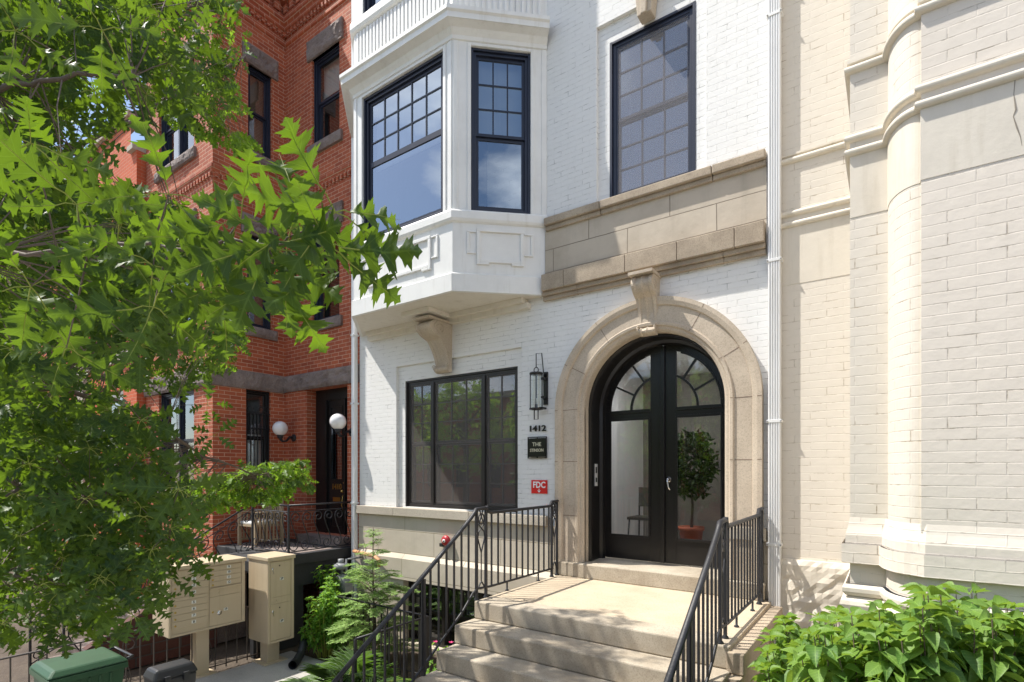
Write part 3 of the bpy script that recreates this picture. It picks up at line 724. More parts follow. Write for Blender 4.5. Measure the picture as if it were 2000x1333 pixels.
mb.lathe([(0, 0), (.018, 0), (.018, .012), (0, .012)], W(hx, DD, hz+.0-.0), (0, -1, 0), 16); mb.build('door_handle', 'chrome', leafs[1])
mb = MB(); mb.box(AC-AR+.0, AC-AR+.035, .205, .29, 2.62, 2.93); ic = mb.build('intercom', 'black_plastic', WH)
mb = MB(); mb.box(AC-AR+.035, AC-AR+.040, .21, .285, 2.63, 2.92); mb.build('face_plate', 'silver_plate', ic)
mb = MB(); mb.box(AC-AR+.040, AC-AR+.043, .225, .268, 2.80, 2.88); mb.build('display', 'label_black', ic); mb = MB(); mb.box(AC-AR+.040, AC-AR+.043, .225, .268, 2.68, 2.74); mb.build('keypad', 'label_black', ic)
# lobby
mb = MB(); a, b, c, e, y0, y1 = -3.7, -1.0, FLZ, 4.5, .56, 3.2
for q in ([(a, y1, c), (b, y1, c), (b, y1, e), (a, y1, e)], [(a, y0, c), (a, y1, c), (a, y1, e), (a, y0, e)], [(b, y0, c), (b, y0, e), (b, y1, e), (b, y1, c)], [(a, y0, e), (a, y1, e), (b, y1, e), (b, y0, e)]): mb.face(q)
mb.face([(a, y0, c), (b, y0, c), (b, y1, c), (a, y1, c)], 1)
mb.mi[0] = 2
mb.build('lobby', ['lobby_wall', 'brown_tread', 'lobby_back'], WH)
mb = MB(); mb.lathe([(0, 0), (.13, 0), (.13, .02), (0, .02)], (-3.1, .80, 4.46), n=20); mb.build('lobby_fill_light', 'lobby_fill_glow', WH)  # added glowing disc, hidden above the door, only to brighten the lobby
t = thing('lobby_chair', 'dark chair standing against the white lobby wall behind the door glass', 'chair', (-3.0, 1.8, FLZ))
cx_, cy_ = -3.05, 1.7
for sx in (-.2, .2):
    for sy, h in ((-.2, .45), (.2, .92)): b = MB(); b.tube([(cx_+sx*1.1, cy_+sy*1.15, FLZ), (cx_+sx, cy_+sy, FLZ+h)], .013, 6); b.build('leg', 'black_paint', t)
b = MB(); b.box(cx_-.23, cx_+.23, cy_-.22, cy_+.22, FLZ+.44, FLZ+.48); b.build('seat', 'rubber_seat', t)
b = MB(); b.box(cx_-.21, cx_+.21, cy_+.19, cy_+.22, FLZ+.62, FLZ+.92); b.build('backrest', 'rubber_seat', t)

#@@STEPS
# ------------------------------------------------------------------ front steps
SX0, SX1, LZ = -3.56, -1.02, 1.47
ST = thing('front_steps', 'granite front steps with pale cement landing below the arched door', 'steps', (-2.3, -2.2, 0))
mb = MB(); mb.box(AC-1.28, AC+1.28, -.13, .62, LZ, FLZ); mb.build('threshold', 'granite', ST, bevel=.012)
mb = MB(); mb.box(SX0+.0, SX1-.0, -1.55, -.0, LZ-.22, LZ); mb.build('landing', 'landing_cement', ST, bevel=.008)
n = 8; ys = [-1.84]+[-2.14-.275*i for i in range(8)]; zs_ = [LZ+.002-.183*i for i in range(9)]
for i in range(8):
    y1 = -1.552 if i == 0 else ys[i-1]+.015; z = zs_[i]
    a, b = (SX0-.0, SX1+.0) if i == 0 else (SX0-.012*(i % 2), SX1+.01*(i % 2))
    mb = MB(); mb.box(a, b, ys[i], y1, max(-.01, z-.183), z); mb.build('step', 'granite', ST, bevel=.014)
mb = MB(); mb.box(SX0+.05, SX1-.12, -1.86, -.1, 0, LZ-.221)                     # masonry under the landing
for i in range(1, 8): mb.box(SX0+.05, SX1-.05, ys[i]+.02, ys[i-1]+.014, -.01, zs_[i]-.183)
mb.build('core', 'base_ashlar', ST)
# right-hand side: stone beam, curved support and lattice
mb = MB(); mb.box(SX1-.02, SX1+.11, -1.86, -.092, LZ-.20, LZ-.035); mb.build('side_beam', 'ledge_stone', ST, bevel=.01)
mb = MB(); pr = [(-1.86, LZ-.202), (-1.86, 0.0), (-1.62, 0.0), (-1.62, .85)]+[(-1.62+.9*math.sin(a_), .85+.38*(1-math.cos(a_))) for a_ in (R(20), R(40), R(60), R(80), R(90))]+[(-.6, LZ-.202)]
mb.prism(pr, lambda a, b, d: (SX1-.04+d, a, b), 0, .13); mb.prism([(-1.86+.05, LZ-.21), (-1.95, LZ-.202), (-1.95, LZ-.5), (-1.86, LZ-.62)], lambda a, b, d: (SX1-.04+d, a, b), 0, .14)
mb.build('curved_support', 'ledge_stone', ST, bevel=.006)
mb = MB()
y0, y1, z0, z1 = -1.62, -.1, 0.02, LZ-.21
for k in range(-22, 24):
    for sg in (-1, 1):
        ya = y0+k*.075; p = []
        # clip a 60-degree strip to the opening
        s0, s1 = 0., (z1-z0)
        yy0, yy1 = (ya, ya+sg*(z1-z0)*.55)
        ts = sorted([0, 1]+[(q-yy0)/(yy1-yy0) for q in (y0, y1)]); lo = None
        seg = [t_ for t_ in ts if 0 <= t_ <= 1 and y0-1e-6 <= yy0+(yy1-yy0)*t_ <= y1+1e-6]
        if len(seg) < 2: continue
        A, B = seg[0], seg[-1]
        if B-A < .02: continue
        x = SX1+.005+(.011 if sg > 0 else 0)
        mb.tube([(x, yy0+(yy1-yy0)*A, z0+(z1-z0)*A), (x, yy0+(yy1-yy0)*B, z0+(z1-z0)*B)], .014, 4, flat=.35)
mb.build('lattice', 'tan_metal', ST)
# ---- iron railings
def railing(x, label, side):
    t = thing('stair_railing', label, 'railing', (x, -1.8, 0), 'iron railings of the front steps')
    top = LZ+.93; yN, yW = -1.80, -.14
    yE, drop = -3.85, .69
    zr = lambda y: top-.02+(y-yN+.02)*drop            # sloping rail height
    h = MB(); h.tube([(x, yE, zr(yE)), (x, yN-.28, zr(yN-.28)), (x, yN-.09, zr(yN-.09)+.01), (x, yN-.035, top-.01), (x, yN-.01, top+.025), (x, yN+.14, top+.032), (x, yN+.17, top+.02)], .024, 10, flat=.8)
    h.tube([(x, yN+.17, top+.05), (x, yN+.19, top-.01), (x, yN+.25, top-.025), (x, yW-.20, top-.02), (x, yW-.16, top-.01), (x, yW-.13, top+.035), (x, yW+.02, top+.038)], .022, 10, flat=.8)
    h.build('handrail', 'iron', t)
    h = MB(); lo = LZ+.115; zl = lambda y: zr(y)-.84
    h.tube([(x, yE, zl(yE)), (x, yN-.22, zl(yN-.22)), (x, yN-.06, lo-.03), (x, yN+.02, lo+.005), (x, yN+.24, lo-.01), (x, yW-.1, lo-.01)], .013, 6)
    h.build('bottom_rail', 'iron', t)
    def bal(y, z0, z1):
        b = MB(); b.box(x-.008, x+.008, y-.008, y+.008, z0, z1); b.build('baluster', 'iron', t)
    y = yN-.13
    while y > yE: bal(y, zl(y), zr(y)); y -= .112
    nb = 11
    for k in range(nb): yy = yN+.26+(yW-.20-yN-.26)*k/(nb-1); bal(yy, lo-.01, top-.02)
    def newel(y0, y1, zt, zb):
        b = MB()
        for y in (y0, y1):
            b.box(x-.013, x+.013, y-.013, y+.013, zb, zt)
        ym = (y0+y1)/2; w_ = (y1-y0)/2-.02
        b.tube([(x, ym+w_*.8*math.cos(a_), zt-.10+.055*math.sin(a_)) for a_ in [math.pi*2*k/16 for k in range(17)]], .008, 5)
        for s in (-1, 1): b.tube([(x, ym+s*w_*.5, zt), (x, ym+s*w_*.2, zt-.05), (x, ym-s*w_*.7, zt-.16), (x, ym+s*w_*.8, zt-.24), (x, ym+s*w_, zt-.30), (x, ym, zt-.46)], .008, 5)
        b.tube([(x, ym, zt-.46), (x, ym, zb+.17)], .007, 5)
        b.tube([(x, y0+.01, zb+.10), (x, ym-.015, zb+.17), (x, ym, zb+.185), (x, ym+.015, zb+.17), (x, y1-.01, zb+.10)], .009, 5)
        for y in (y0, y1): b.lathe([(.028, 0), (.028, .012), (.014, .03), (.014, .05)], (x, y, zb), n=10)
        b.build('newel', 'iron', t)
    newel(yN, yN+.16, top+.02, LZ); newel(yW-.13, yW, top+.03, LZ)
    b = MB()
    for yy in (yN+.55, yW-.45): b.lathe([(.022, 0), (.022, .01), (.010, .02), (.010, .10)], (x, yy, LZ), n=8)
    b.build('foot', 'iron', t)
    b = MB(); b.box(x-.016, x+.016, yE-.02, yE+.012, 0, zr(yE)); b.build('post', 'iron', t)
    b = MB(); b.box(x-.016, x+.016, yN-.80, yN-.768, -.0, zr(yN-.8)-.02)
    b.build('post', 'iron', t)
    return t
railing(-3.56, 'black iron handrail with square balusters on the left of the front steps', -1)
railing(-1.10, 'black iron handrail on the right of the front steps, beside the downspout', 1)

#@@FIXTURES
# ------------------------------------------------------------------ wall fixtures
t = thing('wall_lantern', 'tall black wall lantern with glass cylinder above the house number', 'lantern', (-3.98, -.1, 3.5))
xl = aty(1048, 800, -.12)[0]
mb = MB(); mb.box(xl+.05, xl+.11, -.03, 0, 3.72, 4.16); mb.box(xl+.055, xl+.10, -.10, -.03, 3.80, 3.83); mb.box(xl+.055, xl+.10, -.10, -.03, 4.05, 4.08); mb.build('backplate', 'black_paint', t)
mb = MB(); yl = -.13
mb.lathe([(.001, .015), (.088, .015), (.092, 0), (.088, -.015), (.001, -.018)], (xl, yl, 4.13), n=20); mb.lathe([(.07, .01), (.092, .01), (.092, -.012), (.07, -.012), (.07, .01)], (xl, yl, 3.66), n=20)
mb.tube([(xl-.03, yl, 3.66), (xl-.03, yl, 3.52), (xl+.03, yl, 3.52), (xl+.03, yl, 3.66)], .008, 5)
mb.tube([(xl+.035*math.cos(a_), yl, 4.18+.035*math.sin(a_)) for a_ in [math.pi*2*k/12 for k in range(13)]], .007, 5)
mb.tube([(xl+.0, yl, 4.21), (xl+.0, yl, 4.40), (xl+.075, yl+.02, 4.40), (xl+.08, yl+.06, 4.14)], .008, 5)
mb.tube([(xl, yl, 3.66), (xl, yl, 3.72)], .02, 8)
for k in range(4): a_ = R(30+90*k); mb.tube([(xl+.08*math.cos(a_), yl+.08*math.sin(a_), 3.66), (xl+.08*math.cos(a_), yl+.08*math.sin(a_), 4.13)], .006, 5)
mb.box(xl+.05, xl+.10, -.14, -.03, 3.655, 3.68); mb.build('frame', 'black_paint', t)
mb = MB(); mb.lathe([(.075, 3.665-3.5), (.075, 4.12-3.5)], (xl, yl, 3.5), n=24); mb.build('glass_shade', 'clear_glass', t, fixn=False)
mb = MB(); mb.tube([(xl, yl, 3.72), (xl, yl, 3.80)], .012, 8); mb.build('bulb', 'label_white', t)
P = aty(1050, 838, 0); 
tf = lambda px, py: (lambda c: (lambda a, b, d: W(c[0]+a, d, c[2]+b)))(aty(px, py, 0))
o = text('house_number', '1412', .112, tf(1050.5, 838), 'black_paint', None, d=.018, ext=.008, bold=.002, sx=1.28); tag(o, 'black raised house number 1412 on white brick under the lantern', 'house number')
A = aty(1030, 853, -.02); B = aty(1068, 894, -.02)
t = thing('name_plaque', 'small black plaque reading THE STINSON under the house number', 'sign', (A[0], 0, B[2]))
mb = MB(); x0, x1, z0, z1 = A[0]+.01, B[0]-.0, B[2]-.01, A[2]-.01
mb.box(x0, x0+.01, -.03, -.015, z0, z1); mb.box(x1-.01, x1, -.03, -.015, z0, z1); mb.box(x0+.01, x1-.01, -.03, -.015, z1-.01, z1); mb.box(x0+.01, x1-.01, -.03, -.015, z0, z0+.01)
xm = (x0+x1)/2; mb.box(xm-.006, xm+.006, -.026, -.016, z1-.022, z1-.01); mb.box(xm-.006, xm+.006, -.026, -.016, z0+.01, z0+.022); mb.build('frame', 'black_paint', t)
mb = MB(); mb.box(x0+.018, x1-.018, -.032, -.012, z0+.022, z1-.022); mb.box(x0+.05, x1-.05, -.012, 0, z0+.05, z1-.05); mb.build('plate', 'black_paint', t)
zc = (z0+z1)/2
text('lettering', 'THE', .075, lambda a, b, d: W(xm+a, d, zc+.042+b), 'gold_letter', t, d=.034, ext=.002, sx=1.05)
text('lettering', 'STINSON', .060, lambda a, b, d: W(xm+a, d, zc-.038+b), 'gold_letter', t, d=.034, ext=.002, sx=.88)
A = aty(1037, 938, -.02); B = aty(1068, 965, -.02); x0, x1, z0, z1 = A[0], B[0], B[2], A[2]; xm = (x0+x1)/2
t = thing('fdc_sign', 'square red sign with white letters FDC and a down arrow', 'sign', (xm, 0, z0))
mb = MB(); mb.box(x0, x1, -.012, -.003, z0, z1); mb.build('plate', 'sign_red', t)
text('lettering', 'FDC', .115, lambda a, b, d: W(xm+a, d, z0+(z1-z0)*.63+b), 'sign_white', t, d=.013, ext=.001, bold=.0035, sx=.92)
mb = MB(); zq = z0+.012; mb.box(xm-.005, xm+.005, -.0145, -.0125, zq+.012, zq+.055); mb.prism([(xm-.022, zq+.026), (xm, zq), (xm+.022, zq+.026), (xm+.022, zq+.036), (xm, zq+.012), (xm-.022, zq+.036)], lambda a, b, d: W(a, d, b), .0126, .0146); mb.build('arrow', 'sign_white', t)
P = aty(873, 1056, -.05)
t = thing('fire_bell', 'round red alarm bell on the pale stone base wall', 'alarm bell', (P[0], -.02, P[2]-.08))
mb = MB(); mb.lathe([(.03, 0), (.03, .03), (.075, .035), (.082, .05), (.075, .075), (.045, .095), (.0, .10)], (P[0], -.02, P[2]), (0, -1, 0), 24); mb.build('gong', 'red_paint', t)
mb = MB(); mb.lathe([(.026, .0), (.026, .008), (0, .01)], (P[0], -.118, P[2]), (0, -1, 0), 16); mb.build('badge', 'sign_white', t); mb = MB(); mb.lathe([(.012, .0), (.012, .004), (0, .004)], (P[0], -.127, P[2]), (0, -1, 0), 12); mb.build('bolt', 'label_black', t)
mb = MB(); mb.box(P[0]-.125, P[0]-.065, -.09, -.02, P[2]-.10, P[2]-.045); mb.build('junction_box', 'black_plastic', t, bevel=.006)
# downspouts
def downspout(name, x, y, wd, dp, z0, z1, label, straps, ribs=True):
    t = thing(name, label, 'downspout', (x, y, z0)); mb = MB(); mb.box(x-wd/2, x+wd/2, y-dp, y, z0, z1)
    if ribs:
        for k in range(5): u = x-wd/2+wd*(k+.5)/5; mb.box(u-wd*.055, u+wd*.055, y-dp-.008, y-dp-.0005, z0, z1)
    mb.build('pipe', 'downspout_white', t, bevel=.004)
    for z in straps:
        b = MB(); b.box(x-wd/2-.012, x+wd/2+.012, y-dp-.012, y+.02, z, z+.03); b.build('strap', 'downspout_white', t, bevel=.002)
        for s in (-1, 1): b = MB(); b.lathe([(.008, 0), (.008, .008), (0, .01)], (x+s*(wd/2+.004), y-dp-.012, z+.015), (0, -1, 0), 8); b.build('screw', 'grey_metal', t)
    return t
downspout('downspout', -.99, -.021, .118, .065, .0, 12.6, 'white ribbed downspout between the white house and the cream house', [2.05, 3.33, 5.0, 7.55, 7.95])
downspout('downspout', -7.73, -.02, .085, .075, .35, 12.6, 'slim white downspout between the white house and the red brick house', [2.25, 4.0, 5.2, 7.4, 9.5], False)

#@@CREAM
# ------------------------------------------------------------------ cream house
CH = thing('cream_house', 'cream painted brick house with rounded corner pilaster and beaded string courses', 'house', (1, 0, 0))
arc = [(.17-.19*math.cos(R(5*k)), -1.12-.34*math.sin(R(5*k))) for k in range(19)]
PL = [(-.955, .0), (-.27, .0)]; PT = [(-.27, .0), (-.27, -1.12), (-.035, -1.12), (-.02, -1.12)]; PR_ = [(.17, -1.46), (.17, -1.505)]
FULL = PL+PT[1:3]+arc+[(.17, -1.505), (5.0, -1.505)]
mb = MB(); sweep(mb, PL, [(0, -.3), (0, 12.5)]); sweep(mb, PT[:3]+arc+[(.17, -1.505)], [(0, 2.40), (0, 12.5)])
mb.face([(-.955, 0, -.3), (-.955, 9, -.3), (-.955, 9, 12.5), (-.955, 0, 12.5)])
mb.build('wall', 'cream_brick', CH, fixn=False)
mb = MB(); sweep(mb, [(.17, -1.505), (5.0, -1.505)], [(0, 2.40), (0, 12.5)]); mb.build('front_wall', 'grey_cream_brick', CH, fixn=False)
BASE = [(-.27, .0), (-.27, -1.12), (-.035, -1.12)]+[(p[0], p[1]-.01) for p in arc[2:17:2]]+[(.20, -1.505), (5, -1.505)]
mb = MB(); sweep(mb, BASE, [(.0, 2.46), (.012, 2.39), (.03, 2.32), (.03, 2.25)]); sweep(mb, BASE, [(.055, 2.252), (.055, 2.10), (.0, 2.10), (.0, 1.93)])
sweep(mb, BASE, [(.0, 1.70), (.0, -.3)]); mb.build('water_table', 'grey_cream_brick', CH, fixn=False)
mb = MB(); sweep(mb, BASE, [(.0, 1.835), (.03, 1.93), (.05, 1.90), (.05, 1.87), (.03, 1.84), (.01, 1.835), (.06, 1.80), (.07, 1.77), (.06, 1.70)]); mb.build('base_moulding', 'cream_paint', CH, fixn=False)
mb = MB(); bd = lambda z, r=.027: [(0, z-r*1.1)]+[(.012+r*math.cos(a_), z+r*math.sin(a_)) for a_ in [R(-90+22.5*k) for k in range(9)]]+[(0, z+r*1.1)]
RUN = PL[:2]+[(-.27, -1.12), (-.035, -1.12)]+arc+[(.17, -1.505), (5, -1.505)]
for z in (5.37, 5.48, 6.03):
    sweep(mb, RUN, bd(z), sm=False)
sweep(mb, RUN, [(0, 6.07), (.02, 6.08), (.02, 6.10), (0, 6.11)])
mb.build('string_course', 'cream_paint', CH, fixn=False)
mb = MB()                                           # smooth rendered band under the string course
sweep(mb, PL, [(0, 4.75), (.004, 4.752), (.004, 5.34)]); sweep(mb, RUN[2:], [(0, 4.85), (.004, 4.852), (.004, 5.34)])
mb.build('render_band', 'cream_paint', CH, fixn=False)
ck = [aty(px, py, -1.508) for px, py in ((1983, 150), (1980, 185), (1984, 215), (1979, 228), (1986, 250), (1993, 268), (1996, 285))]
mb = MB(); mb.tube(ck, [.004, .003, .006, .003, .005, .003, .002], 4); mb.build('crack', 'cream_crack', CH)
mb = MB(); rock(mb, W, -.93, -.29, 0, .05, 1.20, 1.92, .02, .05); mb.build('rough_plinth', 'cream_paint', CH)
mb = MB(); mb.face([(-.955, 0, 12.5), (5, 0, 12.5), (5, 9, 12.5), (-.955, 9, 12.5)]); mb.face([(-.27, 0, 12.5), (-.27, -1.12, 12.5), (.17, -1.5, 12.5), (5, -1.505, 12.5), (5, 0, 12.5)]); mb.face([(5, -1.505, 0), (5, 9, 0), (5, 9, 12.5), (5, -1.505, 12.5)]); mb.build('roof', 'roofing', CH, fixn=False)

#@@RED
# ------------------------------------------------------------------ red brick house
RH = thing('red_house', 'dark red brick house with rough brownstone lintels and projecting bay', 'house', (-10, 0, 0))
RM = Fr(-10.1, .10, 1, 0); RS = Fr(-10.1, -1.34, 0, 1); RB = Fr(-12.95, -1.34, 1, 0)
def rough_courses(F, l_, holes, z0=-.3, z1=14): mb = MB(); panel(mb, F, 0, l_, z0, z1, holes, rev=.15); mb.build('wall', 'red_brick', RH, fixn=False)
mw = [(.90, 1.74, 5.70, 7.42), (.90, 1.74, 9.12, 10.80)]; md = (.72, 1.97, 1.62, 4.42, .22)
rough_courses(RM, 2.44, mw+[md])
sw = [(.64, 1.14, 5.62, 7.38), (.66, 1.14, 9.0, 10.66)]; sg = (.62, 1.12, 2.55, 4.40)
rough_courses(RS, 1.44, sw+[sg])
bw = [(.62, 2.13, 5.5, 7.4), (.62, 2.13, 8.95, 10.66), (.62, 2.13, 2.45, 4.40)]
rough_courses(RB, 2.85, bw)
mb = MB(); mb.face([(-12.95, -1.34, -.3), (-12.95, -1.34, 14), (-12.95, 9, 14), (-12.95, 9, -.3)]); mb.build('side_wall', 'red_brick', RH, fixn=False)
for F, hs in ((RM, mw), (RS, sw), (RB, bw)):
    for i, h in enumerate(hs):
        brown = 'brown_blind' if F is RS else 'dark_room'
        window(RH, F, *h[:4], fm='navy_frame', units=[(h[0]+h[1])/2] if F is RB else None, split=.5, top=(1, 1), bot=(1, 1), fw=.055, dset=-.07, blind=(.04, 'brown_blind') if F is RS else ((.62, 'blind') if F is RM and i == 1 else None), gm='window_glass')
        s = MB(); rock(s, F, h[0]-.12, h[1]+.12, -.10, .05, h[3], h[3]+.38, .035, .04, seed=i*3.3+h[0]); s.build('lintel', 'brownstone', RH)
        s = MB(); rock(s, F, h[0]-.10, h[1]+.10, -.10, .06, h[2]-.19, h[2], .022, .04, seed=9+i*2.3+h[0]); s.build('window_sill', 'brownstone', RH)
wgr = window(RH, RS, *sg, fm='black_paint', split=.5, top=(1, 1), bot=(1, 1), fw=.05, dset=-.08, blind=(.0, 'dark_room'))
mb = MB()
for k in range(7): u = sg[0]+.03+(sg[1]-sg[0]-.06)*k/6; mb.lb(RS, u-.007, u+.007, -.045, -.031, sg[2], sg[3]-.45)
for z in (sg[2]+.08, sg[3]-.75, sg[3]-.46): mb.lb(RS, sg[0], sg[1], -.03, -.02, z, z+.02)
for k in range(4):
    uc = sg[0]+.08+.115*k; mb.tube([RS(uc+.05*math.cos(a_), -.035, sg[3]-.36+.06*math.sin(a_)) for a_ in [R(30*q) for q in range(13)]], .006, 5)
mb.build('security_bars', 'iron', wgr)
mb = MB(); mb.lb(RS, sg[0]+.06, sg[1]-.06, -.24, -.23, sg[2]+.05, sg[2]+1.0); mb.build('curtain', 'blind', wgr)
# bands
mb = MB(); rock(mb, RM, -.0, 2.44, 0, .05, 4.42, 4.74, .035, .045, seed=2); rock(mb, RS, -.05, 1.40, 0, .04, 4.40, 4.74, .018, .05, seed=4); rock(mb, RB, 0, 2.88, 0, .05, 4.40, 4.74, .035, .05, seed=6)
mb.build('stone_band', 'brownstone', RH)
RPOLY = [(-12.95, -1.34), (-10.1, -1.34), (-10.1, .10), (-7.66, .10)]
mb = MB()
sweep(mb, RPOLY, [(0, 8.28), (.02, 8.29), (.02, 8.33), (.045, 8.36), (.045, 8.42), (0, 8.44)])
sweep(mb, RPOLY, [(0, 11.45), (.03, 11.47), (.03, 11.53), (0, 11.55)]); sweep(mb, RPOLY, [(0, 11.72), (.05, 11.76), (.05, 11.84), (.10, 11.90), (.10, 12.0), (0, 12.02)])
sweep(mb, RPOLY, [(0, 12.25), (.1, 12.3), (.12, 12.5), (.2, 12.6), (.2, 12.8), (0, 12.85)])
for F, l_ in ((RM, 2.44), (RS, 1.44), (RB, 2.85)):
    n = int(l_/.11)
    for k in range(n): u = (k+.5)*l_/n; mb.lb(F, u-.028, u+.028, 0, .04, 8.20, 8.28); mb.lb(F, u-.028, u+.028, 0, .05, 11.63, 11.72)
    for k in range(int(l_/.22)): u = (k+.5)*.22; mb.lb(F, u-.06, u+.06, 0, .09, 12.05, 12.22)
mb.build('cornice', 'red_brick_dark' if 'red_brick_dark' in M else 'red_brick', RH, fixn=False)
# roof slab closes the top
mb = MB(); mb.face([(-12.95, -1.34, 13.9), (-10.1, -1.34, 13.9), (-10.1, .1, 13.9), (-7.66, .1, 13.9), (-7.66, 9, 13.9), (-12.95, 9, 13.9)]); mb.build('roof', 'roofing', RH, fixn=False)
# door
a, b, c, e = md[:4]
mb = MB(); mb.lb(RM, a, a+.34, -.26, -.21, c, e); mb.lb(RM, b-.30, b, -.26, -.21, c, e); mb.lb(RM, a+.34, b-.30, -.26, -.211, e-.22, e); mb.lb(RM, a+.34, a+.38, -.21, -.18, c, e-.22); mb.lb(RM, b-.34, b-.30, -.21, -.18, c, e-.22)
dr = mb.build('door', 'black_paint', RH)
mb = MB(); u0, u1 = a+.38, b-.34; mb.lb(RM, u0, u1, -.26, -.225, c, e-.22)
for z0, z1 in ((c+.12, c+.42), (e-.62, e-.34)):
    mb.lb(RM, u0+.08, u1-.08, -.225, -.212, z0, z0+.02); mb.lb(RM, u0+.08, u1-.08, -.225, -.212, z1-.02, z1); mb.lb(RM, u0+.08, u0+.10, -.225, -.212, z0+.02, z1-.02); mb.lb(RM, u1-.10, u1-.08, -.225, -.212, z0+.02, z1-.02)
z0, z1 = c+1.02, e-.70
mb.lb(RM, u0+.08, u1-.08, -.225, -.212, z0, z0+.02); mb.lb(RM, u0+.08, u1-.08, -.225, -.212, z1-.02, z1); mb.lb(RM, u0+.08, u0+.10, -.225, -.212, z0+.02, z1-.02); mb.lb(RM, u1-.10, u1-.08, -.225, -.212, z0+.02, z1-.02)
mb.build('door_leaf', 'black_paint', dr)
mb = MB(); mb.lb(RM, u0+.11, u1-.11, -.224, -.220, z0+.03, z1-.03); mb.build('pane', 'coated_glass', dr)
um = (u0+u1)/2
text('number', '1410', .15, lambda A_, B_, d: RM(um+A_, d, c+.90+B_), 'brass', dr, d=-.222, ext=.006, bold=.002)
mb = MB(); mb.lb(RM, um-.11, um+.11, -.225, -.215, c+.62, c+.70); mb.build('mail_slot', 'brass', dr)
mb = MB(); mb.sphere(RM(u1-.05, -.18, c+.82), .03, 8); mb.lathe([(.02, 0), (.02, .01), (0, .01)], RM(u1-.05, -.225, c+.98), (0, -1, 0), 10); mb.tube([RM(u1-.05, -.20, c+.75), RM(u1-.03, -.17, c+.66), RM(u1-.05, -.17, c+.55), RM(u1-.05, -.2, c+.46)], .009, 6); mb.build('door_handle', 'brass', dr)
# globe lamps
def globe(x, z, label, y=.10):
    t = thing('globe_lamp', label, 'lamp', (x, y, z-.2), 'white globe lamps beside the red house door')
    mb = MB(); mb.lathe([(.0, 0), (.075, 0), (.075, .02), (.05, .035), (0, .04)], (x, y, z-.17), (0, -1, 0), 14)
    mb.tube([(x, y-.02, z-.17), (x, y-.10, z-.16), (x-.0, y-.17, z-.24), (x, y-.25, z-.25), (x, y-.30, z-.20)], [.03, .026, .022, .022, .03], 8); mb.lathe([(.03, 0), (.055, .02), (.05, .035), (.07, .07), (.06, .075)], (x, y-.30, z-.20), n=14); mb.build('bracket', 'iron', t)
    mb = MB(); mb.sphere((x, y-.30, z), .145, 12); mb.build('globe', 'globe_glass', t)
globe(-9.80, 3.66, 'white glass globe lamp on a black bracket at the left of the red house door')
globe(-8.0, 3.70, 'white glass globe lamp at the right of the red house door, beside the white downspout')
# ---- porch
PZ = 1.47
PO = thing('porch', 'black painted stone porch with stairs in front of the red brick house', 'porch', (-9, -.6, 0))
mb = MB(); mb.box(-10.05, -7.86, -1.30, .08, 1.30, PZ, 0); mb.box(-8.95, -7.86, -1.86, -1.30, 1.30, PZ-.001, 0); mb.box(-7.97, -7.93, -1.8, .05, .95, 1.30, 0); mb.build('slab', 'black_slab', PO, bevel=.012)
mb = MB(); mb.box(-10.0, -7.98, -1.24, -.9, 0, 1.298); mb.box(-8.0, -7.90, -1.80, -1.05, -.01, 1.297); mb.box(-8.0, -7.90, -.28, .08, -.01, 1.297); mb.box(-8.0, -7.91, -1.05, -.28, .95, 1.297); mb.build('side_wall', 'black_slab', PO)
mb = MB(); mb.box(-9.30, -8.02, -.16, .10, PZ, PZ+.15); mb.box(-9.9, -8.0, -1.1, -.3, PZ, PZ+.004, 0); mb.build('door_step', 'brownstone', PO, bevel=.01)
for i in range(8):
    mb = MB(); mb.box(-10.05, -9.0, -1.30-.31*(i+1), -1.302-.31*i+.0, 0, PZ-.17*(i+1)); mb.build('step', 'brownstone', PO, bevel=.01)
mb = MB(); mb.prism([(-1.87, 0), (-1.87, 1.30), (-1.95, 1.30), (-3.9, .25), (-3.9, 0)], lambda A_, B_, d: (-9.0+d, A_, B_), 0, .14); mb.build('stair_wall', 'dark_brick', PO)
# scroll railing
def spiral(c, r, a0, turns, n=18, inward=True):
    return [(c[0]+r*(1-.82*k/n)*math.cos(a0+turns*2*math.pi*k/n), c[1]+r*(1-.82*k/n)*math.sin(a0+turns*2*math.pi*k/n)) for k in range(n+1)]
def s_scroll(to, u, z0, z1, wd, flip=1):
    """S-scroll: spiral at top left, sweep, spiral at bottom right"""
    h = z1-z0; r = h*.14
    top = spiral((u-wd*.12*flip, z1-r-.01), r, R(90), .0, 1)
    P1 = spiral((u-.02*flip, z1-r*1.05), r, R(60 if flip > 0 else 120), 1.15*flip, 22)[::-1]
    P2 = spiral((u+.02*flip, z0+r*1.05), r, R(240 if flip > 0 else 300), 1.15*flip, 22)
    x1, y1 = P1[-1]; x2, y2 = P2[0]; mid = []
    for k in range(1, 12):
        t = k/12; bx = (1-t)**3*x1+3*(1-t)**2*t*(x1+wd*.75*flip)+3*(1-t)*t*t*(x2-wd*.75*flip)+t**3*x2
        by = (1-t)**3*y1+3*(1-t)**2*t*(y1-h*.18)+3*(1-t)*t*t*(y2+h*.18)+t**3*y2; mid.append((bx, by))
    return [to(a_, b_) for a_, b_ in P1+mid+P2]
